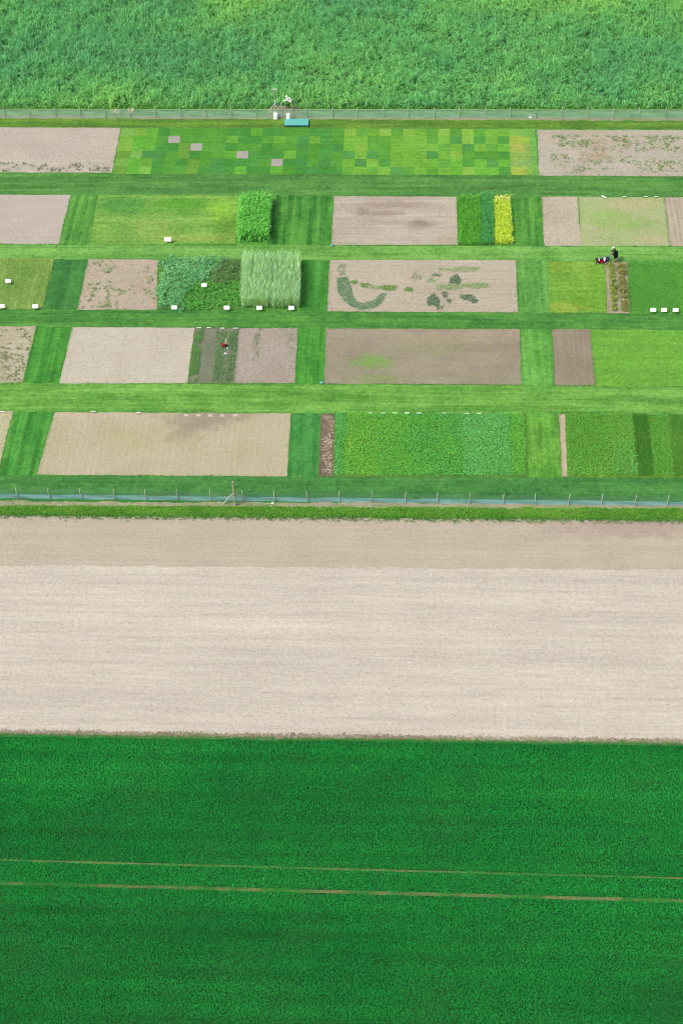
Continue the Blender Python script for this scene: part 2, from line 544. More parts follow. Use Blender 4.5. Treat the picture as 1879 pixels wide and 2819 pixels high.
patch('soil_plot', [(1243, 452), (1326, 452), (1334, 565), (1249, 565)], soil_mat('soil_f', (204, 188, 166), (198, 180, 158), axis='y', streak=0.05, grain=0.28), 'narrow bare plot left of the thin pale green sowing')
patch('seeded_plot', [(1326, 452), (1524, 453), (1536, 566), (1334, 565)], soil_mat('soil_g', (180, 190, 134), (196, 192, 150), axis='y', streak=0.05, green=0.85, gcol=(148, 186, 92),
      spots=[(1400, 500, 3.0, 1.8, 0, (150, 192, 92), .5), (1470, 515, 2.4, 1.2, 0, (148, 186, 96), .5), (1450, 470, 3.2, .9, 0, (202, 188, 150), .6), (1500, 550, 2.4, .8, 0, (204, 190, 150), .5)]), 'pale plot thinly sprouting green at upper right')
patch('soil_plot', [(1524, 453), (1690, 454), (1715, 568), (1536, 566)], soil_mat('soil_h', (198, 180, 158), (190, 172, 150), axis='y', furrow=0.06, fw=0.45), 'furrowed soil plot at the right edge')
patch('soil_plot', [(204, 595), (380, 597), (362, 712), (178, 712)], soil_mat('soil_i', (200, 180, 160), (194, 174, 152), streak=0.04, green=0.12), 'soil plot with scattered weeds left of the bluish crop')
patch('soil_plot', [(757, 597), (1184, 598), (1189, 718), (751, 716)], soil_mat('soil_j', (202, 186, 166), (196, 180, 158), streak=0.10, patch=0.05), 'soil plot with a curved green band and weed patches')
patch('soil_plot', [(1387, 601), (1442, 602), (1446, 720), (1393, 720)], soil_mat('soil_k', (186, 172, 146), (176, 160, 130), axis='y', streak=0.1), 'narrow bare strip with weed rows beside the mower')
patch('soil_plot', [(-160, 748), (83, 750), (53, 879), (-170, 877)], soil_mat('soil_l', (202, 190, 164), (192, 178, 150), grain=0.26, green=0.15), 'left edge soil plot streaked with weeds')
patch('soil_plot', [(166, 752), (447, 753), (432, 881), (137, 881)], soil_mat('soil_m', (214, 200, 182), (208, 194, 174), axis='y', streak=0.03, grain=0.20, patch=0.05), 'pale seedbed left of the green vegetable rows')
patch('soil_plot', [(447, 753), (548, 754), (537, 881), (432, 881)], soil_mat('soil_n', (132, 134, 110), (142, 140, 116), axis='y', streak=0.10, green=0.35, gcol=(120, 142, 92)), 'grey soil strips between green vegetable rows')
patch('soil_plot', [(548, 754), (684, 754), (677, 881), (537, 881)], soil_mat('soil_o', (184, 168, 154), (178, 162, 146), axis='y', streak=0.04, grain=0.24, patch=0.05), 'purplish grey soil plot right of the vegetable rows')
patch('soil_plot', [(748, 755), (1193, 756), (1196, 884), (744, 882)], soil_mat('soil_p', (174, 159, 137), (164, 150, 130), streak=0.06, grain=0.16, patch=0.10, green=0.22, gcol=(140, 154, 96),
      spots=[(858, 832, 2.2, 1.0, 0, (128, 176, 80), .75), (1160, 790, 5, 1.5, 0, (152, 136, 118), .6), (1080, 775, 7, 1.0, 0, (188, 172, 148), .55), (860, 870, 3.2, .6, 0, (134, 166, 88), .55), (990, 795, 5, 1.5, 0, (156, 158, 106), .35)]), 'brown damp soil plot with a bright green patch')
patch('soil_plot', [(1267, 757), (1356, 757), (1366, 886), (1273, 886)], soil_mat('soil_q', (164, 149, 128), (156, 141, 120), axis='y', streak=0.10, grain=0.18, furrow=0.03, fw=0.4), 'brown soil strip left of the bright green plot')
patch('soil_plot', [(-180, 943), (32, 945), (-6, 1094), (-200, 1092)], soil_mat('soil_r', (206, 194, 160), (200, 190, 150), axis='y', green=0.5, gcol=(166, 184, 110)), 'pale sown corner plot at lower left edge')
patch('soil_plot', [(126, 947), (668, 950), (659, 1095), (85, 1091)], soil_mat('soil_s', (204, 190, 160), (198, 184, 150), axis='y', streak=0.03, grain=0.13, patch=0.05, furrow=0.025, fw=0.5, green=0.16, gcol=(172, 176, 116),
      spots=[(462, 970, 3.4, 1.5, .35, (158, 147, 126), .62), (500, 962, 3.6, .9, .12, (160, 148, 126), .55), (430, 992, 2.0, .8, .5, (166, 154, 132), .5), (440, 958, 4.2, .6, 0, (170, 158, 136), .5), (530, 955, 2.6, .45, 0, (176, 162, 138), .45),
             (310, 1010, 5, 1.6, 0, (188, 184, 134), .35), (215, 950, 5.5, .8, 0, (212, 196, 170), .4)]), 'large tan seedbed with a dark damp smear')
patch('mulch_strip', [(738, 951), (771, 951), (767, 1095), (731, 1095)], soil_mat('soil_t', (132, 112, 94), (122, 104, 88), grain=0.30), 'dark brown mulched strip littered with straw')
patch('soil_plot', [(769, 949), (1206, 951), (1211, 1098), (766, 1096)], soil_mat('soil_u', (110, 148, 70), (78, 138, 58)), 'soil bed under the clover like crop')
patch('soil_plot', [(1282, 952), (1297, 952), (1304, 1095), (1290, 1095)], soil_mat('soil_v', (206, 186, 158), grain=0.2), 'thin bare strip left of the yellow green crop')
patch('crop_bed', [(1296, 952), (1700, 954), (1730, 1099), (1303, 1096)], grass_mat('bed_w', (96, 156, 46), (116, 168, 54), 'y'), 'green bed under the lower right crops')

# lawn plots
patch('lawn_plot', [(226, 449), (552, 450), (541, 562), (206, 563)], grass_mat('lawn_a', (104, 174, 64), (130, 188, 82), stripe=0.05, tone=0.10,
      spots=[(280, 470, 3, 1.6, 0, (84, 156, 66), .85), (310, 545, 4, 1.6, 0, (112, 166, 74), .5), (420, 470, 3.5, 1.2, 0, (96, 168, 52), .85), (520, 535, 1.2, 3, 0, (98, 150, 52), .7), (430, 545, 6, .8, 0, (158, 178, 86), .5), (510, 480, 1.6, 1.8, 0, (146, 206, 70), .85), (350, 520, 3, 1.4, 0, (158, 190, 96), .55)]), 'yellowish lawn plot left of the maize')
patch('lawn_plot', [(1256, 601), (1388, 601), (1393, 719), (1263, 719)], grass_mat('lawn_b', (104, 172, 54), (122, 184, 66), 'x', stripe=0.05, tone=0.12,
      spots=[(1285, 612, 1.6, 1.4, 0, (130, 164, 60), .6), (1300, 705, 2.2, .8, 0, (160, 178, 66), .7), (1345, 625, 1.4, 2.2, 0, (148, 190, 78), .6), (1370, 650, 1.0, 2.4, 0, (108, 168, 46), .6), (1340, 690, 2.4, 1.0, 0, (112, 166, 48), .6)]), 'yellow green lawn square half mown by the person')
patch('crop_bed', [(1440, 602), (1690, 603), (1715, 722), (1445, 721)], grass_mat('bed_x', (84, 164, 62), (98, 176, 66), 'y'), 'green bed behind the three white signs')
patch('crop_bed', [(1356, 758), (1690, 760), (1715, 888), (1366, 887)], grass_mat('bed_y', (112, 186, 66), (122, 194, 72), 'x', stripe=0.05), 'bright green bed below the three white signs')
patch('crop_bed', [(-160, 593), (125, 595), (98, 711), (-170, 710)], grass_mat('bed_z', (124, 172, 76), (144, 182, 92), 'y', stripe=0.12), 'yellowish striped bed at the left edge')
patch('crop_bed', [(362, 598), (560, 597), (556, 712), (360, 712)], grass_mat('bed_o', (74, 138, 62), (92, 152, 72), 'x'), 'green bed under the bluish crop')
patch('crop_bed', [(1050, 451), (1134, 451), (1136, 564), (1053, 564)], grass_mat('bed_g', (66, 132, 46), (78, 146, 50), 'y'), 'green bed under the two leafy strips')

# turf trial chequer: cells of one sheet, each with its own seed mix
GRID = ["pybdaaaaaddbddaaddayalyaylayayall", "ybbaGaaaalddalaDldallaalllalDydld", "ybbddoGaadaadaaDadDlyaallllalDlab", "opDDaodaabGdddldadaDlDalllDlyadad",
        "pbldadoaDddda" + "GdDaDalDldllllabdbDb", "obLdaaodDdbddbadDddalalDalalbybbd"]
PAL = dict(a=(92, 164, 56), d=(72, 150, 60), D=(76, 148, 78), l=(122, 184, 62), L=(142, 204, 82), o=(118, 162, 58), b=(108, 188, 58), p=(146, 192, 92), y=(148, 194, 74), G=(182, 172, 158))
gx1 = at(*src(1400.7, 390)).x
gx0 = at(*src(753.9, 373.7)).x
gx0 -= (gx1 - gx0) / 20 * 13
CW = (gx1 - gx0) / 33
ytop = np.mean([at(278, 293.5).y, at(1230, 297.5).y]); ybot = np.mean([at(258, 398.5).y, at(1236, 403.5).y])
CH = (ytop - ybot) / 6
tv, tf, tc = [], [], []
def cell(x0, x1, y0, y1, c):
    i = len(tv)
    tv.extend([(x0, y0, .012), (x1, y0, .012), (x1, y1, .012), (x0, y1, .012)]); tf.append((i, i + 1, i + 2, i + 3)); tc.append(c)
bare = []
for r in range(6):
    for c in range(33):
        ch = GRID[r][c]
        x0, y1 = gx0 + c * CW, ytop - r * CH
        j = (random.random() - .5) * 10
        base = np.array(PAL['a' if ch == 'G' else ch], float) * .68 + np.array((86, 158, 58) if c < 19 else (114, 180, 66)) * .32 + j
        if ch == 'G': bare.append((x0, y1))
        if c == 0:
            xl = at(279, 296).x - (at(279, 296).x - at(259, 397).x) * (r + .5) / 6
            cell(xl, x0 + CW, y1 - CH, y1, base)
            continue
        cell(x0, x0 + CW, y1 - CH, y1, base)
    xe = at(1232, 350).x - 0.02
    xr = [gx1, gx1 + (xe - gx1) * .55, gx1 + (xe - gx1) * .78, xe]
    cs = [[(132, 192, 78), (160, 186, 74), (166, 180, 84), (148, 186, 84), (140, 182, 92), (164, 186, 76)][r], [(126, 188, 82), (146, 186, 72), (140, 178, 80), (138, 180, 84), (134, 178, 92), (140, 184, 80)][r], (118, 182, 84)]
    for i in range(3): cell(xr[i], xr[i + 1], ytop - (r + 1) * CH, ytop - r * CH, np.array(cs[i], float))
me = bpy.data.meshes.new('turf_trial'); me.from_pydata(tv, [], tf); me.update()
a_ = me.color_attributes.new('Col', 'FLOAT_COLOR', 'CORNER')
a_.data.foreach_set('color', np.repeat(np.concatenate([[alb(c) for c in tc], np.ones((len(tc), 1))], 1), 4, axis=0).astype(np.float32).ravel())
nt = NT('turf_chequer')
g1 = nt.noise(8, 3, .7); st = nt.noise(1, 2, .6, nt.mapped((.2, 5, 0)))
nt.bump(g1, .03, .6)
tm = nt.end(nt.mul(nt.attr('Col'), var(nt, [(.5, g1), (.3, st), (.45, nt.noise(2.2, 4, .65)), (.2, nt.noise(.5, 3))])))
tag(link_mesh('turf_trial', me, tm), 'chequered trial of small square turf plots in many greens', 'turf plots', kind='structure')
sm = soil_mat('bare_square_soil', (184, 176, 164), grain=0.12, patch=0.03)
for i, (x, y) in enumerate(bare):
    p = [(x + .02, y - CH + .04), (x + CW, y - CH + .02), (x + CW - .03, y - .02), (x, y - .05)]
    sheet('bare_square', p, ZP + 0.005, sm, ['grey bare square nearest the far fence in the turf chequer', 'grey bare square second from the left in the turf chequer', 'grey bare square third from the left in the turf chequer', 'grey bare square nearest the teal bench in the turf chequer'][i], 'bare plot', rag=0.02, ground=True)

# the wide fields in front and behind
def field(name, far, near, z, mat, label, cat='field', rag=0.12):
    a, b = at(0, far[0]), at(1568, far[1]); c, d = at(1568, near[1]), at(0, near[0])
    a2, b2 = a + (a - b) * .8, b + (b - a) * .8
    c2, d2 = c + (c - d) * .8, d + (d - c) * .8
    return sheet(name, [tuple(a2[:2]), tuple(b2[:2]), tuple(c2[:2]), tuple(d2[:2])], z, mat, label, cat, rag=rag, ground=True)

field('bare_earth_strip', (1152, 1158), (1161, 1169), 0.014, soil_mat('strip_soil', (184, 172, 146), (150, 158, 110), grain=0.3, green=0.4), 'thin bare earth line under the near fence', rag=0.15)
field('bare_earth_strip', (265, 271), (272, 277.5), 0.014, soil_mat('strip_soil_far', (170, 164, 138), (150, 168, 112), grain=0.3, green=0.5), 'thin bare earth line under the far fence', rag=0.12)
field('verge', (1159, 1166), (1186, 1199), 0.010, grass_mat('verge_rough', (90, 146, 44), (112, 158, 58), tone=0.15, grain=0.25), 'rough grass verge in front of the near fence')
field('tilled_band', (1183, 1195), (1304, 1314), 0.012, soil_mat('tilled', (205, 188, 168), (201, 184, 164), streak=0.07, grain=0.11, patch=0.04,
      spots=[(1450, 1213, 8, 1.1, 0, (180, 160, 146), .7)]), 'smooth darker tilled soil band in front of the verge')
pale = field('sown_field', (1299, 1309), (1690, 1711), 0.016, soil_mat('sown', (221, 206, 190), (217, 202, 186), streak=0.10, grain=0.18, patch=0.12, band=True), 'wide pale freshly sown field')
near_edge = [at(0, 1688).y, at(1568, 1709).y]
ca, cb = at(0, 1693), at(1568, 1714)
sheet('cereal_ground', [tuple(ca.lerp(cb, -2)[:2]), tuple(ca.lerp(cb, 3)[:2]), (90, -60), (-90, -60)], 0.020, soil_mat('cereal_soil', (30, 92, 42), (44, 90, 44)), 'dark soil under the near green cereal', 'field', rag=0, ground=True)
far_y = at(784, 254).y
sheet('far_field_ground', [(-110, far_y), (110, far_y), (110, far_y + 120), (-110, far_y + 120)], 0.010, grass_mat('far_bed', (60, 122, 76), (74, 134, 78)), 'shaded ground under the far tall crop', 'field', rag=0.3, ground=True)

# ================================================================== CROPS
# near cereal with two wheel tracks
poly = np.array([at(-300, 1686)[:2], at(1870, 1715)[:2], at(1930, 2440)[:2], at(-370, 2440)[:2]])
P = sample(poly, 0, 0.0, rows=(0.075, 0.125))
P += (rng.random(P.shape) - .5) * np.array([.075, .062])
t1a, t1b = at(0, 1976), at(1568, 2018)
t2a, t2b = at(0, 2029), at(1568, 2070)
def track_d(P, a, b):
    d = np.array([b.x - a.x, b.y - a.y]); d /= np.linalg.norm(d)
    v = P - np.array([a.x, a.y])
    s = -v[:, 0] * d[1] + v[:, 1] * d[0]
    return s
s1, s2 = track_d(P, t1a, t1b), track_d(P, t2a, t2b)
w = (fbm(P, 0.8, 2) - .5) * .10
keep = (np.abs(s1) > 0.025 + w * .5) & (np.abs(s2 + .03) > 0.075 + w + (fbm(P * np.array([.8, .0]), .8, 4, 9) - .5) * .5)
P, s1, s2 = P[keep], s1[keep], s2[keep]
sz = 0.85 + 0.5 * (fbm(P, 0.5, 3) - .3)
sz *= np.where(np.abs(s1) < .25, .8, 1)
sh = 1 + .07 * np.sin(P[:, 1] * 2 * math.pi / 1.4 + 2 * fbm(P * np.array([.02, 1]), .4, 2)) + .16 * ((s1 < 0) & (s2 > -1.6)) + .20 * np.clip((s1 + 2) / 12, 0, 1) - .12 * np.clip((-s1 - 3) / 8, 0, 1) + .35 * (fbm(P * np.array([.05, 1]), 1.3, 3, 4) - .5)
leaves('cereal_crop', P, 6, 0.16, 0.026, (30, 82), [(14, 108, 44), (18, 124, 50), (28, 138, 54), (48, 154, 68)], 'dense dark green young cereal with two wheel tracks', 'crop', spread=0.05, size=sz, k=2.95, patch=0.3, pscale=0.25, tone=0.28, droop=.3, shade=sh, pst=(.3, 1))
for nm, a, b, wd, lb in (('wheel_track', t1a, t1b, .13, 'thin upper wheel track through the dark cereal'), ('wheel_track', t2a, t2b, .25, 'wider brown lower wheel track through the dark cereal')):
    d = (b - a).normalized(); n = Vector((-d.y, d.x, 0)); a2, b2 = a - d * 20, b + d * 20
    sheet(nm, [tuple((p + n * s * wd / 2)[:2]) for p, s in ((a2, 1), (b2, 1), (b2, -1), (a2, -1))], 0.028, soil_mat('track_soil' + lb[:4], (136, 134, 88), (92, 136, 66), grain=0.3, green=.9, gcol=(70, 142, 66)), lb, 'wheel track', rag=0.03, ground=True)
P = np.array([[e, 0.0] for e in rng.uniform(-34, 30, 1500)])
el_ = at(0, 1688.5).lerp(at(1568, 1709.5), 0)
er_ = at(1568, 1709.5)
P[:, 1] = el_.y + (P[:, 0] - el_.x) * (er_.y - el_.y) / (er_.x - el_.x) + rng.normal(-.02, .05, len(P))
leaves('cereal_edge', P, 5, .16, .03, (25, 75), [(60, 140, 50), (92, 160, 66)], 'paler thin cereal plants along the upper edge of the dark field', 'crop', k=1.9)

# far tall crop
ta, tb = at(0, 0), at(1568, 0)
poly = np.array([(-62, far_y + .2), (48, far_y + .2), (tb.x + 8, tb.y + 7), (ta.x - 8, ta.y + 7)])
P = sample(poly, 0.40, 0.6)
hz = fbm(P, 0.8, 3)
sz = 0.52 + 1.3 * (hz - .2)
leaves('tall_crop', P, 24, 0.46, 0.06, (5, 75), [(82, 144, 98), (92, 156, 92), (108, 166, 88), (142, 184, 92)], 'tall clumpy blue green crop beyond the far fence', 'crop', top=0.7, size=sz, k=3.0, patch=0.58, pscale=0.09, tone=0.30, spread=.22, droop=.5, hvar=.35)
poly = np.array([(-62, far_y - .9), (48, far_y - .9), (48, far_y + .6), (-62, far_y + .6)])
P = sample(poly, 0.16, .6)
leaves('rough_grass', P, 6, 0.28, 0.03, (30, 80), [(96, 164, 62), (120, 184, 76)], 'rough yellow green grass between the far fence and the tall crop', 'grass', k=2.1)

# verge grass
a, b, c, d = at(-60, 1162), at(1630, 1169.5), at(1650, 1197), at(-90, 1185)
poly = np.array([p[:2] for p in (a, b, c, d)])
P = sample(poly, 0.11, .6)
P[:, 1] += (fbm(P, 1.5, 2) - .5) * .25
leaves('verge_grass', P, 6, 0.15, 0.026, (30, 85), [(70, 140, 42), (94, 162, 54), (124, 172, 72)], 'rough tufted grass along the near fence foot', 'grass', k=2.5, patch=.5, pscale=.5, size=.6 + .9 * fbm(P, 1.3, 2))
e0, e1 = at(-90, 1184), at(1650, 1197)
t = rng.random(2600)[:, None]
P = np.array(e0[:2]) * (1 - t) + np.array(e1[:2]) * t; P[:, 1] += rng.normal(0, .18, len(P))
leaves('edge_grass', P, 6, 0.15, 0.03, (25, 80), [(64, 130, 46), (86, 150, 58), (112, 166, 76)], 'ragged dark grass edge against the tilled band', 'grass', k=1.9)

# grass creeping over the edges of the bare plots
EP = []
for o in [o for o in COL.objects if o.name.split('.')[0] in ('soil_plot', 'mulch_strip', 'seeded_plot')]:
    v = np.array([w.co[:2] for w in o.data.vertices])
    for a_, b_ in zip(v, np.roll(v, -1, 0)):
        if abs(a_[0]) < 46:
            k_ = max(1, int(np.linalg.norm(b_ - a_) / .09))
            EP.append(a_ + (b_ - a_) * rng.random((k_, 1)))
EP = np.concatenate(EP); EP += rng.normal(0, .05, EP.shape)
EP = EP[fbm(EP, .7, 2) > .36]
leaves('fringe_grass', EP, 4, .13, .022, (15, 75), [(74, 140, 56), (98, 160, 68), (128, 172, 88)], 'fine grass fringe creeping over the edges of the bare plots', 'grass', k=1.9)

# low crops on the plots
def crop(name, pts, sp, n, L, W_, el, cols, label, cat='crop', rows=None, mask=None, fuzz=0.0, **kw):
    P = sample(gp(pts), sp, .5, rows)
    if fuzz: P = P + np.stack([fbm(P, .9, 3, 3) - .5, fbm(P, .9, 3, 8) - .5], 1) * 2 * fuzz + rng.normal(0, fuzz * .12, P.shape)
    if mask is not None: P = P[mask(P)]
    return leaves(name, P, n, L, W_, el, cols, label, cat, **kw)

crop('maize_stand', [(554, 464), (626, 464), (617, 556), (545, 557)], 0.16, 16, 0.27, 0.07, (-10, 60), [(74, 140, 54), (96, 172, 70), (124, 194, 92)], 'block of tall leafy green maize', top=1.22, k=2.7, spread=.08, droop=.55, hvar=.12, tone=.3)
def reedpts():
    P = sample(gp([(558, 604), (690, 604), (688, 710), (556, 710)]), 0, .5, rows=(.10, .13))
    g = (np.abs(((P[:, 0] * 0.55) % 1) - .5) < .04)
    return P[~g | (rng.random(len(P)) < .3)]
P = reedpts()
leaves('reed_stand', P, 9, 0.50, 0.034, (48, 88), [(134, 168, 136), (156, 188, 146), (176, 206, 140)], 'tall grey green grass block like a standing hedge', 'crop', top=1.08, k=2.95, spread=.05, droop=.24, hvar=.12, tone=.2)
leaves('reed_stems', P, 2, 1.2, 0.03, (76, 90), [(150, 190, 100), (176, 200, 110)], 'yellowish stems at the foot of the grey green grass block', 'crop', k=2.8, spread=.05, droop=.02, hvar=.12)
crop('leafy_crop', [(1052, 453), (1103, 453), (1103, 563), (1054, 563)], 0.14, 9, 0.20, 0.045, (5, 65), [(66, 134, 44), (86, 160, 50), (112, 184, 66)], 'bright green leafy strip right of the raked soil', top=.30, k=2.3)
crop('dark_leafy_crop', [(1104, 449), (1132, 449), (1134, 563), (1105, 563)], 0.17, 10, 0.25, 0.055, (0, 65), [(56, 132, 70), (74, 152, 78), (98, 172, 92)], 'darker bushy green strip left of the yellow one', top=.45, k=2.3)
crop('yellow_crop', [(1134, 459), (1170, 459), (1177, 563), (1136, 563)], 0.16, 12, 0.22, 0.042, (5, 75), [(160, 196, 50), (200, 220, 66), (226, 234, 100)], 'bright yellow crop strip', top=.42, k=2.1, tone=.3)
crop('bluish_crop', [(380, 598), (520, 598), (470, 650), (430, 664), (424, 711), (360, 712), (368, 660)], 0.15, 9, 0.24, 0.052, (-5, 60), [(76, 140, 82), (104, 164, 106), (134, 184, 128)], 'sprawling bluish green crop right of the weedy soil', fuzz=.7, top=.25, k=2.6, size=None, tone=.35)
crop('olive_crop', [(505, 598), (560, 598), (558, 652), (490, 650)], 0.18, 8, 0.26, 0.05, (0, 60), [(84, 118, 72), (100, 134, 80), (118, 150, 90)], 'dull olive crop beside the tall grass block', fuzz=.7, top=.25, k=2.2)
crop('bright_crop', [(430, 662), (470, 648), (557, 650), (555, 706), (424, 706)], 0.16, 7, 0.22, 0.06, (0, 60), [(74, 142, 58), (92, 164, 66), (120, 184, 84)], 'bright green low crop around a white sign', fuzz=.7, top=.15, k=2.2, tone=.35)
crop('clover_crop', [(771, 950), (1204, 952), (1206, 1093), (768, 1093)], 0.13, 8, 0.14, 0.045, (0, 55), [(128, 172, 60), (100, 166, 58), (86, 160, 62), (86, 160, 76), (104, 174, 96)], 'bushy green clover like crop behind a row of signs', top=.08, k=2.6, patch=.75, pscale=.8, tone=.35,
     strips=([at(x_, 1020).x for x_ in (770, 786, 797, 850, 875, 938, 942, 1000, 1060, 1066, 1168, 1176, 1206)], [.8, .75, .05, .1, .35, .4, .6, .55, .6, .95, .95, .25, .2]))
crop('yellow_green_crop', [(1298, 953), (1450, 953), (1465, 1094), (1304, 1094)], 0.14, 8, 0.14, 0.042, (0, 55), [(84, 160, 62), (102, 172, 64), (118, 182, 80)], 'yellow green crop right of the thin bare strip', top=.10, k=2.0, patch=.4, pscale=.25, tone=.3)
crop('bluish_clump', [(1425, 1010), (1452, 1010), (1464, 1090), (1405, 1090)], 0.22, 8, 0.20, 0.06, (0, 55), [(92, 164, 72), (124, 186, 96)], 'paler bluish leaves at the edge of the dark grass stripe', top=.14, k=2.0)
crop('dark_grass_stripe', [(1451, 953), (1486, 953), (1501, 1095), (1466, 1095)], 0.10, 6, 0.18, 0.022, (40, 85), [(40, 124, 48), (52, 140, 56)], 'dark fine grass stripe between yellow green crops', 'grass', k=2.0, tone=.15)
crop('narrow_crop', [(1488, 953), (1530, 953), (1546, 1095), (1502, 1095)], 0.14, 8, 0.14, 0.042, (0, 55), [(86, 162, 62), (106, 178, 72)], 'narrow yellow green crop between two dark grass stripes', top=.10, k=2.0, tone=.3)
crop('edge_grass_stripe', [(1532, 953), (1640, 954), (1660, 1096), (1547, 1095)], 0.12, 6, 0.18, 0.026, (35, 85), [(70, 144, 60), (88, 164, 70)], 'dark grass stripe at the right edge', 'grass', k=2.0, tone=.2)
crop('green_sowing', [(1442, 603), (1640, 604), (1655, 720), (1446, 719)], 0.12, 5, 0.12, 0.035, (10, 70), [(76, 158, 58), (92, 174, 66), (116, 188, 84)], 'even green sowing behind three white signs', k=1.8, tone=.25)
crop('bright_sowing', [(1358, 759), (1640, 761), (1655, 885), (1367, 884)], 0.12, 4, 0.10, 0.03, (15, 70), [(104, 182, 60), (120, 196, 68), (134, 206, 84)], 'even bright green sowing at right', k=1.6, tone=.15, rows=(.10, .16))
crop('striped_sowing', [(-120, 594), (124, 596), (98, 710), (-130, 709)], 0.14, 4, 0.12, 0.03, (10, 70), [(104, 162, 70), (120, 174, 78), (156, 188, 106)], 'yellowish rows of seedlings at the left edge', k=1.7, tone=.2, rows=(.22, .10))
crop('seedling_row', [(449, 758), (467, 758), (452, 879), (433, 879)], 0.10, 6, 0.16, 0.045, (5, 65), [(92, 148, 74), (112, 162, 88)], 'narrow green seedling strip right of the pale seedbed', k=1.9, mask=lambda P: fbm(P, 1.5, 2) > .38)
crop('vegetable_rows', [(499, 762), (518, 762), (513, 880), (487, 880)], 0, 6, 0.18, 0.05, (5, 65), [(92, 134, 82), (114, 154, 98), (132, 168, 114)], 'green vegetable rows left of the red tool', k=1.9, rows=(.20, .10), mask=lambda P: fbm(P, 1.5, 2, 4) > .28)
crop('vegetable_rows', [(523, 762), (546, 762), (536, 880), (517, 880)], 0, 6, 0.18, 0.05, (5, 65), [(92, 134, 82), (114, 154, 98), (132, 168, 114)], 'green vegetable rows right of the red tool', k=1.9, rows=(.20, .10), mask=lambda P: fbm(P, 1.5, 2, 8) > .30)
crop('sparse_seedlings', [(583, 756), (602, 756), (596, 820), (580, 840)], 0, 5, 0.14, 0.04, (5, 60), [(98, 138, 92), (120, 156, 104)], 'sparse seedling rows on the purplish soil', k=1.9, rows=(.25, .14), mask=lambda P: fbm(P, 1.2, 2, 2) > .42)
crop('sparse_seedlings', [(655, 757), (683, 757), (678, 830), (662, 830)], 0, 5, 0.14, 0.03, (5, 60), [(118, 150, 100), (136, 160, 112)], 'faint seedling rows along the right end of the purplish soil', k=1.9, rows=(.3, .18), mask=lambda P: fbm(P, 1.2, 2, 3) > .46)

# weeds on soil plots
def weeds(pts, sp, thr, scale, cols, label, L=.16, off=0., n=6, W_=.05, extra=None, sx=1.0, name='weeds'):
    P = sample(gp(pts), sp, .6)
    Q = P * np.array([sx, 1])
    m = np.clip((fbm(Q, scale, 3, off) - thr + .10) / .16, 0, 1) * .55 * (fbm(P, 3.1, 2, off) > .42) > rng.random(len(P))
    if extra is not None: m &= extra(P)
    return leaves(name, P[m], n, L, W_, (0, 65), cols, label, 'weeds', k=1.8, tone=.3)
WD = [(96, 120, 82), (110, 136, 84), (128, 146, 100)]
WG = [(88, 142, 66), (116, 160, 84), (140, 176, 102)]
weeds([(-60, 372), (258, 378), (254, 395), (-60, 395)], 0.14, .54, 1.3, WD, 'fringe of dark weed tufts along the far left soil plot', off=5, sx=.5)
weeds([(1255, 312), (1640, 312), (1640, 352), (1258, 345)], 0.15, .53, 1.1, WG, 'scattered weeds across the upper part of the far right soil', off=2, sx=.5)
weeds([(1262, 355), (1640, 352), (1640, 396), (1270, 398)], 0.15, .52, .7, WG, 'soft green weed smears across the lower part of the far right soil', off=12, L=.12, sx=.45)
weeds([(212, 600), (375, 600), (362, 708), (190, 708)], .18, .57, 1.0, WG, 'sparse weeds dotted over the soil left of the bluish crop', off=3)
weeds([(-60, 752), (80, 754), (52, 876), (-70, 876)], .15, .57, 1.1, [(132, 148, 92), (116, 140, 84), (160, 164, 112)], 'greenish weed streaks on the left edge soil plot', off=7)
weeds([(755, 765), (1185, 765), (1188, 875), (752, 875)], .28, .68, 1.6, [(150, 170, 84), (172, 176, 96), (128, 160, 70)], 'tiny yellowish sprouts across the brown damp plot', off=1, L=.10, W_=.035, n=4)
def straw(poly, sp, thr, label, off=0, scale=1.2):
    P = sample(gp(poly), sp, .6); P = P[fbm(P, scale, 2, off) > thr]
    return leaves('straw', P, 5, .22, .045, (0, 18), [(190, 176, 146), (212, 200, 174), (176, 158, 130)], label, 'straw', k=1.6, droop=0, spread=.12, z0=.02, tone=.15)
straw([(744, 954), (764, 954), (760, 1091), (738, 1091)], .16, .38, 'pale straw scattered over the dark mulched strip', 3)
straw([(1330, 318), (1460, 318), (1440, 345), (1370, 372), (1325, 372)], .17, .46, 'pale straw lying among the far right weeds', 6, 1.0)

def blob(cx, cy, rx, ry, wob=.25, n=26, rz=0.0):
    p = at(cx, cy); out = []
    ph = random.random() * 6
    for i in range(n):
        a = 2 * math.pi * i / n
        k = 1 + wob * (math.sin(3 * a + ph) * .5 + math.sin(5 * a + 2 * ph) * .5)
        x, y = rx * k * math.cos(a), ry * 1.13 * k * math.sin(a)
        out.append((p.x + x * math.cos(rz) - y * math.sin(rz), p.y + x * math.sin(rz) + y * math.cos(rz)))
    return np.array(out)
def weed_blob(poly, cols, label, dens=.09, L=.10, keep=1.0, name='weed_patch'):
    P = sample(poly, dens, .6); P = thin(P, keep)
    return leaves(name, P, 6, L, .04, (5, 60), cols, label, 'weed patch', k=1.9, tone=.25)
DK, BR, PL = [(72, 118, 82), (88, 136, 94)], [(104, 150, 62), (124, 168, 76)], [(142, 178, 110), (158, 184, 126)]
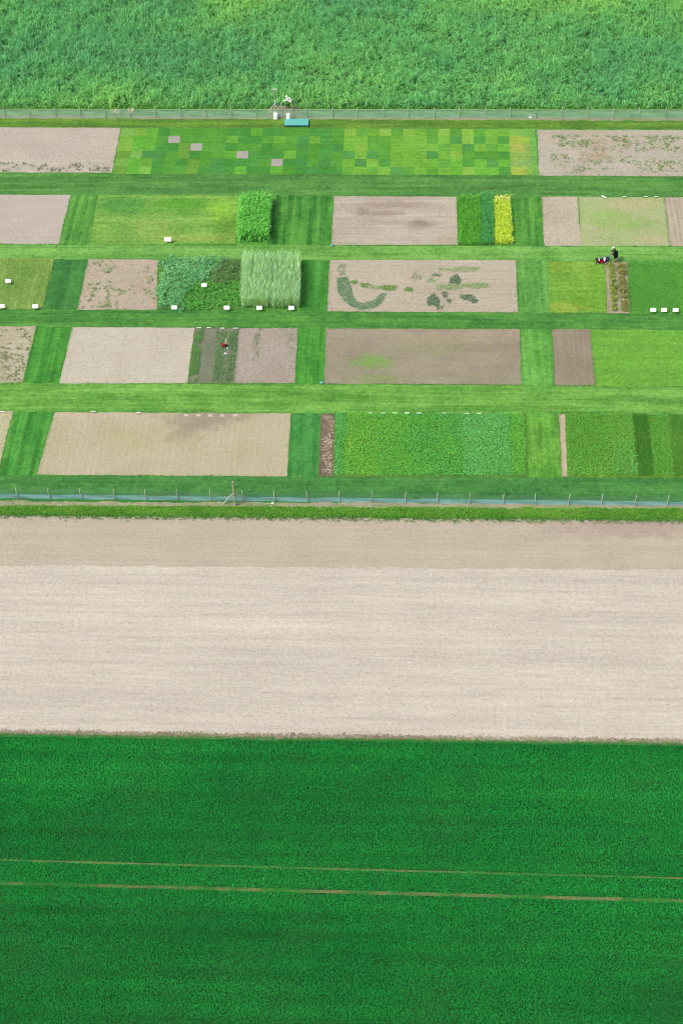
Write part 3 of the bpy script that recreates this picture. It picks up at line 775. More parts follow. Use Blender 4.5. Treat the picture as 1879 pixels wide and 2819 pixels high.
# the curved band
ctr = [q2(*p) for p in ((790, 1260), (800, 1310), (805, 1350), (822, 1395), (860, 1435), (910, 1455), (960, 1455), (1010, 1435), (1045, 1405), (1068, 1370))]
wid = [.40, .52, .50, .44, .38, .40, .42, .38, .30, .22]
C = gp(ctr); Lp, Rp = [], []
for i, p in enumerate(C):
    d = C[min(i + 1, len(C) - 1)] - C[max(i - 1, 0)]; d /= np.linalg.norm(d); nn = np.array([-d[1], d[0]])
    Lp.append(p + nn * wid[i] * (1 + .25 * random.random())); Rp.append(p - nn * wid[i] * (1 + .25 * random.random()))
band = np.array(Lp + Rp[::-1])
tag(weed_blob(band, [(86, 138, 98), (104, 152, 110), (126, 166, 126)], 'curved dark green band of ground cover shaped like a hook', .075, .09, .68), None)
weed_blob(blob(*q2(785, 1205), .38, .8), [(120, 146, 118), (140, 158, 128)], 'thin greyish weeds above the curved green band', .11, .10, .55)
for (x, y), rx, ry, cols, lb, kp in (
    (q2(866, 1293), .30, .22, BR, 'small bright weed patch just right of the curved band', 1),
    (q2(942, 1312), .48, .3, BR, 'round bright weed patch second right of the curved band', 1),
    (q2(1030, 1328), .8, .25, PL, 'faint pale weeds between two bright weed patches', .5),
    (q2(1100, 1331), .75, .33, BR, 'elongated bright weed patch in the middle of the soil plot', 1),
    (q2(1237, 1340), .42, .26, BR, 'isolated bright weed patch at the plot centre', 1),
    (q2(1285, 1255), .45, .5, [(128, 140, 110), (140, 148, 118)], 'sparse grey weed clump above the isolated bright patch', .35),
    (q2(1400, 1416), .55, .7, DK, 'large dark weed clump lowest in the soil plot', .95),
    (q2(1482, 1378), .28, .35, DK, 'dark weed clump between the large low clump and the pale streak', .9),
    (q2(1505, 1420), .22, .24, DK, 'tiny dark weed clump near the lower edge of the plot', .8),
    (q2(1438, 1462), .4, .28, DK, 'scrappy dark weeds at the lower edge of the plot', .5),
    (q3(32, 1277), .5, .55, DK, 'dark round weed clump at the upper right of the plot', 1),
    (q3(125, 1402), .85, .38, DK, 'slanted dark weed clump at the lower right of the plot', .9),
    (q2(1425, 1245), .4, .22, DK, 'scattered dark weeds beside the round upper clump', .4),
    (q2(1385, 1280), .45, .25, PL, 'pale green weeds left of the round upper clump', .7),
    (q3(60, 1205), 1.9, .26, PL, 'pale green weed streak across the top right of the plot', .7),
    (q3(165, 1315), 1.3, .36, PL, 'pale green weed streak right of the round clump', .75),
    (q2(1500, 1325), 1.2, .36, PL, 'pale green weed streak under the round clump', .7)):
    weed_blob(blob(x, y, rx, ry, rz=-.5 if 'slanted' in lb else 0), cols, lb, .10, .11, kp)

# soil clods along the pale field's lower edge
e0, e1 = at(-60, 1684), at(1630, 1706)
def clods(n, sig, smin, smax, off):
    V, F = [], []
    for i in range(n):
        t = random.random()
        p = e0.lerp(e1, t); y = p.y + random.gauss(off, sig)
        s = random.uniform(smin, smax)
        b = len(V)
        for (dx, dy, dz) in ((1, 0, 0), (0, 1, 0), (-1, 0, 0), (0, -1, 0), (0, 0, 1), (0, 0, -.6)):
            V.append((p.x + dx * s * random.uniform(.6, 1.4), y + dy * s * random.uniform(.6, 1.2), .02 + s * .5 + dz * s * random.uniform(.5, 1)))
        for f in ((0, 1, 4), (1, 2, 4), (2, 3, 4), (3, 0, 4), (1, 0, 5), (2, 1, 5), (3, 2, 5), (0, 3, 5)): F.append(tuple(b + k for k in f))
    return V, F
V, F = clods(5200, .12, .025, .085, .04)
me = bpy.data.meshes.new('clod_ridge'); me.from_pydata(V, [], F); me.update()
tag(link_mesh('clod_ridge', me, soil_mat('clods', (196, 178, 154), (168, 150, 126), grain=.35)), 'ragged ridge of dark soil clods along the cereal edge', 'soil ridge', kind='stuff')
sheet('soil_ridge_bed', [(-60, e0.y + .0), (60, e1.y + .0), (60, e1.y - .22), (-60, e0.y - .22)], .022, soil_mat('ridge_bed', (142, 126, 106), (160, 142, 120), grain=.35), 'dark crumbly soil line between the pale field and the cereal', 'soil', rag=.08, ground=True)

# ================================================================== FENCES
M_POST = plain('fence_post_grey', (196, 204, 192), .8, .2, k=1.15)
M_POLE = plain('weathered_pole', (206, 202, 160), .85, .25)
M_WIRE = plain('fence_wire', (96, 140, 118), .5, .1, spec=.4)
M_WIRE_L = plain('fence_wire_pale', (190, 214, 170), .6, .1)
M_WHITE = plain('white_paint', (255, 255, 252), .5, .03, k=1.75)
M_OFF = plain('off_white', (240, 242, 228), .6, .06, k=1.4)

def net_mat(name, c, alpha):
    nt = NT(name)
    nt.p.inputs['Base Color'].default_value = (*alb(c, 1.5), 1)
    tr = nt.t.nodes.new('ShaderNodeBsdfTranslucent'); tr.inputs[0].default_value = (*alb(c, 1.5), 1)
    tp = nt.t.nodes.new('ShaderNodeBsdfTransparent')
    m1 = nt.t.nodes.new('ShaderNodeMixShader'); m1.inputs[0].default_value = .4
    m2 = nt.t.nodes.new('ShaderNodeMixShader')
    nt.t.links.new(nt.p.outputs[0], m1.inputs[1]); nt.t.links.new(tr.outputs[0], m1.inputs[2])
    nt.t.links.new(tp.outputs[0], m2.inputs[1]); nt.t.links.new(m1.outputs[0], m2.inputs[2])
    n = nt.noise(2.0, 3, .6, nt.mapped((.5, 1, 3)))
    nt.put(m2.inputs[0], nt.ramp(n, .25, .75, alpha - .12, alpha + .12))
    nt.t.links.new(m2.outputs[0], nt.t.nodes['Material Output'].inputs[0])
    return nt.m

def fence(y, x0, x1, phase, h, net_h, net, wires_h, lean, label, posts_mat, grid, name):
    root = empty(name, (0, y, 0))
    tag(root, label, 'fence')
    k0, k1 = math.ceil((x0 - phase) / 2.5), math.floor((x1 - phase) / 2.5)
    for k in range(k0, k1 + 1):
        x = phase + k * 2.5 + random.uniform(-.05, .05)
        l = random.uniform(-.04, .04) + lean
        m = MB().tube([(x, 0, -.1), (x + l * .5, 0, h * .6), (x + l, .02, h * .82), (x + l + random.uniform(-.04, .06), .10, h)], .036, 8)
        m.build('post', posts_mat, root)
    xa, xb = phase + k0 * 2.5, phase + k1 * 2.5
    # fine net at the foot: a sagging cloth strip with thickness-less weave
    nx = int((xb - xa) / .25)
    V, F = [], []
    for i in range(nx + 1):
        x = xa + (xb - xa) * i / nx
        sag = .03 * math.sin(i * .63) + .02 * random.random()
        for j in range(5):
            t = j / 4
            V.append((x, .075 + .03 * math.sin(i * .4 + j) - .04 * (1 - t) ** 2, .02 + (net_h - .02 - sag) * t))
    for i in range(nx):
        for j in range(4):
            a = i * 5 + j; F.append((a, a + 5, a + 6, a + 1))
    me = bpy.data.meshes.new('net'); me.from_pydata(V, [], F); me.update()
    link_mesh('net', me, net, root)
    m = MB()
    for z, r in wires_h: m.tube([(xa, .05, z), ((xa + xb) / 2, .05, z - .01), (xb, .05, z)], r, 5)
    if grid:
        x = xa
        while x < xb:
            m.tube([(x, .05, net_h * .9), (x, .05, grid)], .007, 4); x += .2
    m.build('wire_mesh' if grid else 'top_wire', M_WIRE if grid else M_WIRE_L, root)
    return root

ny = at(784, 1154.5).y
nph = at(*src(1292.9, 1383)).x
near_net = net_mat('pale_blue_net', (178, 228, 232), .62)
f1 = fence(ny, -36, 29, nph, 1.16, .50, near_net, [(.57, .008), (.67, .008), (.77, .008), (.87, .008), (.97, .01)], .0, 'near wire fence with a pale blue net along its foot', M_POST, .98, 'wire_fence')
fy = at(784, 271.5).y
fph = at(*src(1263.5, 328)).x
far_net = net_mat('pale_grey_net', (210, 244, 214), .52)
f2 = fence(fy, -52, 42, fph, 1.20, .88, far_net, [(.97, .02), (.90, .012)], .0, 'far wire fence with a whitish net below the tall crop', M_POST, 0, 'wire_fence')

# near strainer pole with bent braces and the loose pipes beside it
bp = at(*src(648.5, 1391.5))
root = empty('strainer_pole', bp); tag(root, 'tall timber pole braced on both sides at the near fence', 'pole')
MB().tube([(0, 0, -.2), (-.02, 0, 1.4), (-.03, 0, 2.72)], .085, 12, .07).build('pole', M_POLE, root)
def rel(p): return p - bp
bl = at(*src(613.6, 1388)); br = at(*src(686, 1384))
MB().tube([(-.07, 0, 1.42), rel(at(*src(632, 1367.4), .9)), rel(bl)], .045, 8).build('brace', M_POST, root)
MB().tube([(.07, 0, 1.45), rel(at(*src(667, 1369), .75)), rel(br)], .045, 8).build('brace', M_POST, root)
M_PIPE = plain('pipe_pale', (206, 206, 182), .6, .1)
for a, b, lb in (((690, 1383.5), (742, 1386), 'upper of two white pipes lying by the braced pole'), ((696, 1388.8), (749, 1387), 'lower of two white pipes lying by the braced pole')):
    A, B = at(*src(*a), .05), at(*src(*b), .05)
    o = MB().tube([A, (A + B) / 2 + Vector((0, .02, 0)), B], .022, 8).build('white_pipe', M_PIPE)
    tag(o, lb, 'pipe', 'white pipes by the braced pole')
p = at(*src(751, 1386.5))
tag(MB().ball((p.x, p.y, .06), (.12, .09, .08), 10, .2).build('pale_stone', M_OFF), 'small pale stone at the end of the lying pipes', 'stone')

# ================================================================== FAR GROUP BY THE FENCE
M_TEAL = plain('teal_cover', (112, 206, 198), .5, .10, 3.0)
M_TEALC = plain('teal_plastic', (96, 196, 190), .4, .05)
M_DIRT = soil_mat('dirt_mound', (176, 162, 138), (150, 140, 112), grain=.3, green=.3)
def mast(base, h, name, lb):
    root = empty(name, base); tag(root, lb, 'mast')
    return root
bp = at(*src(759.3, 325)) + Vector((0, .5, 0))
root = mast(bp, 0, 'sensor_mast', 'tall braced timber mast with a crossbar behind the far fence')
MB().tube([(0, 0, -.1), (-.02, 0, 1.5), (-.04, .0, 2.95)], .085, 10, .065).build('pole', M_POLE, root)
MB().tube([(-.30, 0, 2.97), (.26, 0, 2.99)], .04, 8).build('crossbar', M_OFF, root)
M_INST = plain('instrument_teal', (196, 236, 236), .5, k=1.3)
for z in (1.1, 1.42, 1.66): MB().box((-.02, -.07, z), (.15, .16, .16), bevel=.02).build('instrument_box', M_INST, root)
MB().tube([(-.06, 0, 1.35), (-.45, -.12, .9), (-1.0, -.25, .02)], .05, 8).build('brace', M_POST, root)
MB().tube([(.06, 0, 1.35), (.5, .1, .8), (1.0, .2, .02)], .045, 8).build('brace', M_POST, root)
def cabinet(x, y, w, h, lean, lb):
    p = at(*src(x, y)); root = empty('white_cabinet', p); tag(root, lb, 'cabinet', 'white cabinets by the far fence')
    r = Matrix.Rotation(lean, 3, 'Y')
    MB().box((lean * h / 2, 0, h / 2), (w, w * .7, h), r, .03).build('body', M_WHITE, root)
    MB().box((lean * h / 2, -w * .36, h / 2), (w * .8, .02, h * .86), r, .005).build('door', M_WHITE, root)
    MB().box((lean * h, -.02, h + .015), (w * 1.04, w * .72, .04), r, .012).build('lid', M_WHITE, root)
    MB().box((w * .25 + lean * h * .5, -w * .385, h * .5), (.03, .03, .12)).build('handle', M_POST, root)
cabinet(759, 327.5, .40, .62, 0, 'white cabinet at the foot of the crossbar mast')
cabinet(794.5, 331.5, .34, .74, -.05, 'slim white cabinet beside the teal bench')
bp = at(*src(807, 327))
root = mast(bp, 0, 'thin_pole', 'thin bare pole right of the slim white cabinet')
MB().tube([(0, 0, -.1), (-.06, .1, 1.1), (-.12, .2, 2.1)], .035, 8).build('pole', M_POLE, root)
MB().box((-.12, .2, 2.12), (.12, .1, .08), bevel=.02).build('cap', M_OFF, root)
# teal covered bench
c4 = [at(*src(*p)) for p in ((783, 331), (849, 331), (850.5, 351), (782, 352))]
cx = sum((p for p in c4), Vector()) / 4
root = empty('teal_bench', cx); tag(root, 'teal covered low bench on the olive grass strip', 'bench')
wx, wy = (c4[1] - c4[0]).length, abs(c4[0].y - c4[3].y)
MB().box((0, .0, .22), (wx, wy * .86, .04), bevel=.012).build('cover', M_TEAL, root)
MB().box((0, .0, .11), (wx - .08, wy * .86 - .08, .17), bevel=.01).build('base', plain('teal_dark', (40, 120, 122), .6), root)
for s in (-1, 1):
    MB().box((s * (wx / 2 - .12), .0, .02), (.12, wy * .8, .05)).build('foot', M_POLE, root)
# dirt mound and stakes
V = []
mp = at(*src(782, 307)); 
bm = bmesh.new(); bmesh.ops.create_grid(bm, x_segments=26, y_segments=14, size=1.0)
for v in bm.verts:
    x, y = v.co.x, v.co.y; d = math.hypot(x, y)
    v.co = Vector((x * 1.9, y * 1.1, max(0, (1 - d * d)) * .32 * (.8 + .5 * random.random()) - .02 * (d > 1)))
me = bpy.data.meshes.new('dirt_mound'); bm.to_mesh(me); bm.free()
for p in me.polygons: p.use_smooth = True
o = link_mesh('dirt_mound', me, M_DIRT); o.location = (mp.x, mp.y, .02); tag(o, 'brown dirt mound behind the far fence beside the mast', 'mound')
for x, y, h, lb in ((773, 303, .45, 'short pale stake on the dirt mound'), (777, 306.5, .25, 'stubby white peg in front of the short stake')):
    p = at(*src(x, y)); o = MB().tube([(p.x, p.y, 0), (p.x, p.y, h + .3)], .035, 8).build('stake', M_OFF); tag(o, lb, 'stake')
# flowering plant
fp = at(*src(796, 303)); root = empty('flowering_plant', fp); tag(root, 'tall white flowered wild plant behind the far fence', 'plant')
st = MB(); heads = []
for (x, y, z) in ((787, 274, 1.5), (793, 276, 1.45), (788, 265, 1.8), (795, 270, 1.7), (800, 275, 1.5), (783, 277, 1.4), (797, 280, 1.35), (790, 270, 1.6)):
    p = at(*src(x, y), z) - fp
    st.tube([(random.uniform(-.1, .1), random.uniform(-.1, .1), 0), (p.x * .5, p.y * .5, z * .6), p], .018, 5, .008); heads.append(p)
st.build('stem', plain('stem_green', (96, 160, 70)), root)
for p in heads:
    h = MB()
    for i in range(14):
        a, r = random.random() * 6.28, random.random() * .14
        h.ball((p.x + r * math.cos(a), p.y + r * math.sin(a), p.z + random.uniform(-.03, .03)), (.05, .05, .025), 6)
    h.build('flower_head', plain('flower_white', (250, 255, 240), .8, .05, k=1.4), root)
# sandy heaps
M_SAND = soil_mat('sand_heap', (246, 224, 190), (236, 212, 178), grain=.25)
for (x, y), w, lb in ((q1(795, 148), .34, 'left sandy heap behind the far fence'), (q1(886, 152), .36, 'right sandy heap behind the far fence')):
    p = at(x, y); m = MB()
    for i in range(9): m.ball((p.x + random.uniform(-w, w) * .7, p.y + random.uniform(-.25, .25), .10 + random.random() * .22), (w * .5, .22, .2), 10, .25)
    tag(m.build('sand_heap', M_SAND), lb, 'heap', 'sandy heaps behind the far fence')
p = at(*src(1458.6, 325)); tag(MB().box((p.x, p.y, .09), (.34, .16, .14), Matrix.Rotation(.4, 3, 'Y'), .04).build('white_container', M_WHITE), 'small white container lying against the far fence foot', 'container')
for (x, y), lb in ((q2(720, 1047), 'small teal cap at the lower left corner of the raked soil plot'), (q5(650, 526), 'small teal cap at the lower left corner of the brown damp plot')):
    p = at(x, y); root = empty('valve_cap', p); tag(root, lb, 'valve cap', 'teal valve caps at plot corners')
    MB().tube([(0, 0, 0), (0, 0, .10)], .15, 14).build('collar', plain('concrete_collar', (170, 180, 160), .9), root)
    MB().ball((0, 0, .10), (.16, .14, .07), 14).build('cap', M_TEALC, root)

# ================================================================== SIGN BOARDS
M_STAKE = plain('sign_stake', (150, 150, 130), .7)
sign_src = {}
def sign(x, y, lb, w=.46, h=.30, face=1, tilt=50, z=.42, turn=0.0, group='white plot signs facing the viewer'):
    """white board on two short stakes; face=1 looks towards the viewer, face=-1 away (seen almost edge-on)"""
    p = at(x, y, z)
    root = empty('plot_sign', (p.x, p.y, 0), (0 if face == 1 else math.pi) + turn)
    tag(root, lb, 'sign', group)
    key = (w, h, tilt, z)
    if key not in sign_src:
        r = Matrix.Rotation(-R(90 - tilt), 3, 'X')
        b = MB().box((0, 0, z), (w, .014, h), r, .004).build('board', M_WHITE, root)
        rim = MB()
        for s in (-1, 1): rim.box(r @ Vector((s * (w / 2 + .006), 0, 0)) + Vector((0, 0, z)), (.012, .02, h + .024), r)
        for s in (-1, 1): rim.box(r @ Vector((0, 0, s * (h / 2 + .006))) + Vector((0, 0, z)), (w, .02, .012), r)
        f = rim.build('frame', M_OFF, root)
        legs = [MB().tube([(s * w * .3, .03, 0), (s * w * .3, .03, z - .02)], .014, 6).build('stake', M_STAKE, root) for s in (-1, 1)]
        sign_src[key] = [b, f] + legs
    else:
        for o in sign_src[key]:
            c = o.copy(); COL.objects.link(c); c.parent = root
    return root
sign(*q1(1133, 1001), 'largest white sign at the front edge of the yellowish lawn plot', .58, .36)
sign(*q1(57, 1282), 'white sign in the middle of the yellowish striped bed at left')
sign(*q1(14, 1451), 'white sign at the picture edge on the striped bed front')
sign(*q1(239, 1453), 'white sign at the right corner of the striped bed front')
sign(*q1(1376, 1309), 'lone white sign standing between bluish and bright green crops')
sign(*q1(1174, 1461), 'white sign at the front left corner of the bluish crop')
sign(*q1(1529, 1462), 'white sign in front of the bright green low crop')
sign(*q2(228, 1463), 'white sign at the front left of the tall grass block')
sign(*q2(444, 1463), 'white sign at the front right of the tall grass block')
sign(*q3(1366, 1477), 'left of three white signs in front of the even green sowing')
sign(*q3(1438, 1477), 'middle of three white signs in front of the even green sowing')
sign(*q3(1516, 1478), 'right of three white signs in front of the even green sowing')
BK = 'white plot signs seen from behind'
def back(p, lb, tilt=26, turn=0.0, w=.36, grp=BK): sign(p[0], p[1], lb, w, .15 if w < .45 else .3, -1, tilt, .10, turn, grp)
ordn = ['first', 'second', 'third', 'fourth', 'fifth', 'sixth', 'seventh', 'eighth', 'ninth', 'tenth']
for i, x in enumerate((978, 1063, 1142, 1223, 1306, 1472)): back(q5(x, 727), f'thin edge on sign, {ordn[i]} from the left behind the clover like crop', tilt=25 + i % 3)
for i, x in enumerate((112, 192)): back(q6(x, 729), f'thin edge on sign, {["bright one", "fainter one"][i]} near the right end of the clover like crop')
for i, p in enumerate((q4(1342, 153), q4(1408, 153), q4(1500, 155), q5(70, 155))): back(p, f'thin edge on sign, {ordn[i]} from the left behind the vegetable rows', tilt=26)
for i, p in enumerate((q3(92, 711), q3(157, 710))): back(p, f'thin edge on sign, {["left", "right"][i]} one behind the bright leafy strip')
back(q3(348, 713), 'faint thin sign behind the yellow crop strip')
back(q3(1033, 714), 'tilted white sign at the top of the pale sprouting plot', 24, -.7, .5)
for i, x in enumerate((1173, 1314, 1387)): back(q3(x, 714), f'thin edge on sign, {ordn[i]} right of the tilted one above the sprouting plot')
back(q4(630, 717), 'thin edge on sign nearest the left end of the large tan seedbed'); back(q4(937, 724), 'thin edge on sign mid way along the top of the large tan seedbed'); back(q4(20, 717), 'thin edge on sign above the corner plot at the left picture edge')
for i, p in enumerate((q4(1256, 745), q4(1340, 746), q4(1420, 747), q4(1500, 747), q5(68, 746))):
    c = at(*p); o = MB().box((c.x, c.y, .035), (.36, .24, .03), Matrix.Rotation(.1 * (i % 3 - 1), 3, 'Z'), .008).build('seed_tile', plain('cream_tile', (224, 210, 182), .8)) if i == 0 else None
    if o: tile0 = o; tag(o, 'cream tile flat on the dark smear, first from the left of five', 'tile', 'cream tiles on the tan seedbed'); t0 = c
    else:
        o = tile0.copy(); COL.objects.link(o); o.location = c - t0; o['label'] = f'cream tile flat on the dark smear, {ordn[i]} from the left of five'

# ================================================================== PLANT ROW BY THE MOWER
def bush_row(n, a, b, cols, lbl, grp, h, nm):
    for i in range(n):
        t = (i + .5) / n + random.uniform(-.02, .02)
        p = at(a[0] + (b[0] - a[0]) * t + random.uniform(-1.5, 1.5), a[1] + (b[1] - a[1]) * t)
        s = h * random.uniform(.7, 1.25)
        root = empty(nm, (p.x, p.y, 0)); tag(root, lbl % (ordn + ['eleventh', 'twelfth', 'thirteenth', 'fourteenth'])[i], 'plant', grp)
        MB().tube([(0, 0, 0), (.01, 0, s * .6), (0, .02, s * 1.0)], .014, 5, .006).build('stem', plain('stem_olive', (112, 128, 62)) if i == 0 else bpy.data.materials['stem_olive'], root)
        leaves('foliage', rng.normal(0, .11, (16, 2)), 6, .2 * s / .3, .06, (-5, 65), cols, None, None, top=s * .7, k=2.0, kind=None, parent=root, spread=.07, tone=.3)
bush_row(12, (1402, 607), (1410, 716), [(120, 152, 56), (150, 172, 70), (108, 134, 56)], '%s yellow green plant counted from the mower, in the left weed row', 'yellow green plants in the row by the mower', .32, 'row_plant')
bush_row(11, (1424, 610), (1436, 716), [(140, 140, 76), (160, 146, 80), (112, 140, 72)], '%s brownish plant counted from the mower, in the right weed row', 'brownish plants in the row by the mower', .30, 'row_plant')
crop('brownish_grass', [(1414, 606), (1444, 606), (1450, 718), (1424, 718)], .16, 6, .2, .04, (10, 70), [(128, 150, 84), (108, 152, 76), (150, 156, 100)], 'thin brownish grass among the brown weed row', 'grass', mask=lambda P: fbm(P, 1.3, 2, 5) > .45, k=1.9)

# ================================================================== RED TOOL IN THE VEGETABLE ROWS
tp = at(*src(618, 956))
root = empty('hand_seeder', tp); tag(root, 'small red garden tool with a white handle left among vegetable rows', 'garden tool')
M_RED = plain('red_paint', (206, 48, 48), .4, .08); M_BLK = plain('black_rubber', (22, 24, 28), .7, .1); M_WH2 = plain('handle_white', (246, 246, 232), .5, .03)
MB().box((-.10, 0, .24), (.34, .24, .22), bevel=.05).build('hopper', M_RED, root)
MB().box((-.10, 0, .37), (.28, .19, .04), bevel=.015).build('lid', M_RED, root)
w = MB(); w.tube([(.14, -.06, .15), (.14, .06, .15)], .15, 18); w.build('wheel', M_BLK, root)
MB().tube([(.08, .05, .3), (.12, .2, .5), (.12, .35, .62)], .03, 8).build('handle', M_WH2, root)
MB().tube([(.2, -.1, .1), (.27, -.2, .04), (.28, -.3, .02)], .03, 8).build('coulter', M_OFF, root)
p = at(*src(620.5, 975))
m = bmesh.new(); cv = m.verts.new((0, 0, .06)); ring = []
for i in range(10):
    a = 2 * math.pi * i / 10; r = random.uniform(.07, .17)
    ring.append(m.verts.new((r * math.cos(a) * 1.1, r * math.sin(a), .03 + random.random() * .04)))
for i in range(10): m.faces.new((cv, ring[i], ring[(i + 1) % 10]))
me = bpy.data.meshes.new('paper_scrap'); m.to_mesh(me); m.free()
o = link_mesh('paper_scrap', me, M_WH2); o.location = (p.x, p.y, .04)
md = o.modifiers.new('s', 'SOLIDIFY'); md.thickness = .008
tag(o, 'crumpled white scrap on the path below the red tool', 'scrap')

# ================================================================== PERSON AND MOWER
M_SKIN = plain('skin', (214, 164, 134), .6, .05); M_JACK = plain('dark_jacket', (14, 24, 28), .8, .15); M_HAT = plain('cream_hat', (240, 240, 214), .8, .05)
M_SOCK = plain('pale_sock', (226, 222, 178), .8, .05); M_SHOE = plain('shoe', (186, 176, 140), .7, .1); M_HAIR = plain('hair', (70, 54, 40), .8)

def skin(name, verts, edges, radii, mat, parent, root_i=0, sub=2):
    me = bpy.data.meshes.new(name)
    me.from_pydata(verts, edges, [])
    me.update()
    o = link_mesh(name, me, mat, parent)
    o.modifiers.new('skin', 'SKIN').use_smooth_shade = True
    sv = me.skin_vertices
    if not sv:
        bm = bmesh.new(); bm.from_mesh(me); bm.verts.layers.skin.verify(); bm.to_mesh(me); bm.free(); sv = me.skin_vertices
    for i, r in enumerate(radii):
        sv[0].data[i].radius = (r, r) if not hasattr(r, '__len__') else r
        sv[0].data[i].use_root = (i == root_i)
    m = o.modifiers.new('sub', 'SUBSURF'); m.levels = sub; m.render_levels = sub
    return o

fp = at(*src(1600 + 868 / 9.8, 660 + 597 / 9.8))
per = empty('person', fp)       # faces -X, walking, leaning over the mower handle
tag(per, 'person in a dark coat and cream hat pushing the red mower', 'person')
def body():
    V, E, Rr = [], [], []
    def v(p, r, prev=None):
        V.append(p); Rr.append(r)
        if prev is not None: E.append((prev, len(V) - 1))
        return len(V) - 1
    pel = v((.10, 0, .92), (.16, .12))
    wai = v((.04, 0, 1.08), (.15, .11), pel)
    che = v((-.06, 0, 1.32), (.18, .12), wai)
    nk = v((-.13, 0, 1.47), .06, che)
    nk2 = v((-.17, 0, 1.53), .055, nk)
    hd = v((-.21, 0, 1.60), .085, nk2)
    tp_ = v((-.22, 0, 1.70), .085, hd)
    nose = v((-.31, 0, 1.60), .016, hd)
    for s in (-1, 1):
        v((-.20, s * .095, 1.61), .016, hd)                                    # ears
        sh = v((-.08, s * .19, 1.38), .065, che)
        el = v((-.17, s * .25, 1.12), .045, sh)
        wr = v((-.31, s * .22, .93), .030, el)
        pm = v((-.37, s * .215, .905), (.040, .022), wr)
        for k, (dy, L) in enumerate(((-.028, .050), (-.010, .060), (.010, .056), (.028, .044))):
            a = v((-.40, s * .215 + dy, .915), .010, pm)
            b = v((-.43, s * .215 + dy, .895), .009, a)
            v((-.415, s * .215 + dy, .895 - L * .5), .008, b)
        th = v((-.365, s * (.215 - .045), .895), .011, pm)
        v((-.40, s * (.215 - .05), .865), .009, th)
        hip = v((.10, s * .10, .86), .10, pel)
        if s < 0: kn, an, to = (-.06, s * .11, .50), (-.03, s * .11, .09), (-.18, s * .11, .035)       # leading leg
        else: kn, an, to = (.10, s * .11, .47), (.32, s * .11, .14), (.24, s * .11, .04)               # trailing leg, heel lifted
        k_ = v(kn, .062, hip)
        cf = v(tuple((kn[i] * .6 + an[i] * .4) + (.025 if i == 0 else 0) for i in range(3)), .056, k_)
        a_ = v(an, .036, cf)
        v(to, .030, a_)
    return V, E, Rr
V, E, Rr = body()
bd = skin('body', V, E, Rr, M_SKIN, per)
# coat: torso, skirt and sleeves as one garment
cv = [(.11, 0, .86), (.06, 0, 1.06), (-.06, 0, 1.33), (-.12, 0, 1.46), (.12, 0, .62)]
ce = [(0, 1), (1, 2), (2, 3), (0, 4)]; cr = [(.24, .21), (.20, .17), (.215, .16), (.085, .08), (.25, .22)]
for s in (-1, 1):
    b = len(cv)
    cv += [(-.08, s * .20, 1.38), (-.17, s * .255, 1.12), (-.29, s * .222, .945)]
    ce += [(2, b), (b, b + 1), (b + 1, b + 2)]; cr += [.09, .068, .05]
skin('coat', cv, ce, cr, M_JACK, per)
for s, kn, hp in ((-1, (-.055, -.11, .46), (.08, -.10, .80)), (1, (.105, .11, .43), (.10, .10, .80))):
    skin('trouser_leg', [hp, ((hp[0] + kn[0]) / 2 - .01, hp[1], (hp[2] + kn[2]) / 2), kn], [(0, 1), (1, 2)], [.125, .105, .088], M_JACK, per, sub=1)
for kn, an, to in (((-.055, -.11, .40), (-.03, -.11, .10), (-.19, -.11, .04)), ((.13, .11, .38), (.32, .11, .15), (.22, .11, .045))):
    MB().tube([kn, ((kn[0] + an[0]) / 2 + .02, kn[1], (kn[2] + an[2]) / 2), an], .075, 10, .05).build('sock', M_SOCK, per)
    m = MB(); m.ball(((an[0] + to[0]) / 2, an[1], (an[2] + to[2]) / 2 - .01), (.15, .06, .055), 12); m.build('shoe', M_SHOE, per)
h = MB(); h.ball((-.21, 0, 1.73), (.13, .12, .09), 16); h.tube([(-.23, 0, 1.69), (-.235, 0, 1.705)], .145, 20, .135); h.build('hat', M_HAT, per)
h = MB(); h.ball((-.175, 0, 1.63), (.09, .095, .09), 12); h.build('hair', M_HAIR, per)
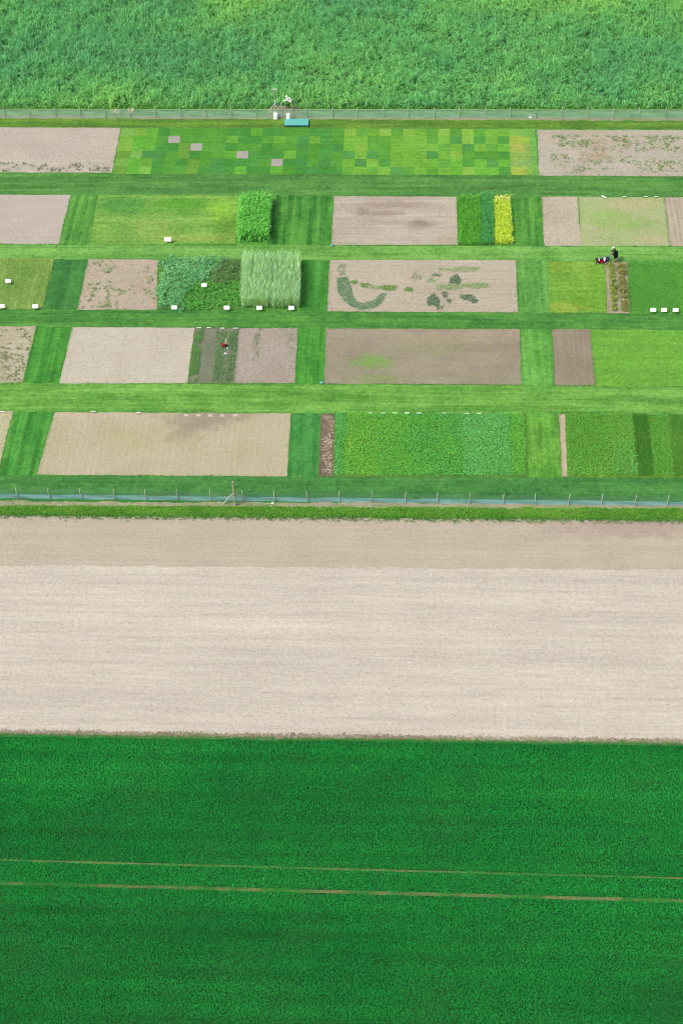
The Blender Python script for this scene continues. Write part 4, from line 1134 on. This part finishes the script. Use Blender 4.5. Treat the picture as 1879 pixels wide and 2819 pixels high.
for s in (-1, 1): MB().ball((-.292, s * .034, 1.635), (.008, .012, .008), 8).build('eye', M_BLK, per)
MB().ball((-.288, 0, 1.555), (.008, .026, .007), 8).build('mouth', plain('lips', (170, 90, 80)), per)

per.scale = (.95, .95, .95)
mo = empty('lawn_mower', fp + Vector((-1.05, -.08, 0)))
tag(mo, 'red walk behind mower with dark grass box and white fittings', 'mower')
M_MRED = plain('mower_red', (186, 28, 62), .35, .08); M_BLUE = plain('box_dark_blue', (38, 54, 84), .7, .1)
MB().box((-.12, 0, .22), (.80, .52, .16), bevel=.05).build('deck', M_MRED, mo)
MB().box((-.45, 0, .30), (.18, .50, .12), bevel=.04).build('front_guard', plain('guard_dark', (64, 32, 30), .6), mo)
MB().box((-.10, 0, .38), (.34, .30, .16), bevel=.04).build('engine', M_BLK, mo)
MB().tube([(-.10, 0, .45), (-.10, 0, .52)], .12, 16).build('engine_cover', plain('cover_grey', (110, 128, 138), .4), mo)
MB().box((.12, -.10, .42), (.12, .16, .12), bevel=.03).build('fuel_tank', M_WHITE, mo)
MB().tube([(-.32, -.2, .32), (-.32, 0, .46), (-.32, .2, .32)], .03, 8).build('guard_bar', M_WHITE, mo)
MB().tube([(.16, .22, .30), (.22, 0, .54), (.18, -.22, .30)], .03, 8).build('guard_bar', M_WHITE, mo)
MB().box((.42, 0, .36), (.42, .48, .30), bevel=.06).build('grass_box', M_BLUE, mo)
MB().box((.34, -.27, .20), (.24, .02, .07)).build('plate', M_WHITE, mo)
for x in (-.44, .26):
    for s in (-1, 1):
        w = MB().tube([(x, s * .24, .14), (x, s * .31, .14)], .14, 18).build('wheel', M_BLK, mo)
        MB().tube([(x, s * .30, .14), (x, s * .322, .14)], .065, 14).build('hub', M_OFF, w)
hb = MB()
for s in (-1, 1): hb.tube([(.20, s * .20, .34), (.52, s * .21, .66), (.70, s * .208, .855)], .016, 8)
hb.tube([(.70, -.28, .855), (.70, .28, .855)], .017, 8)
hb.build('handle', plain('handle_teal', (96, 132, 140), .4), mo)
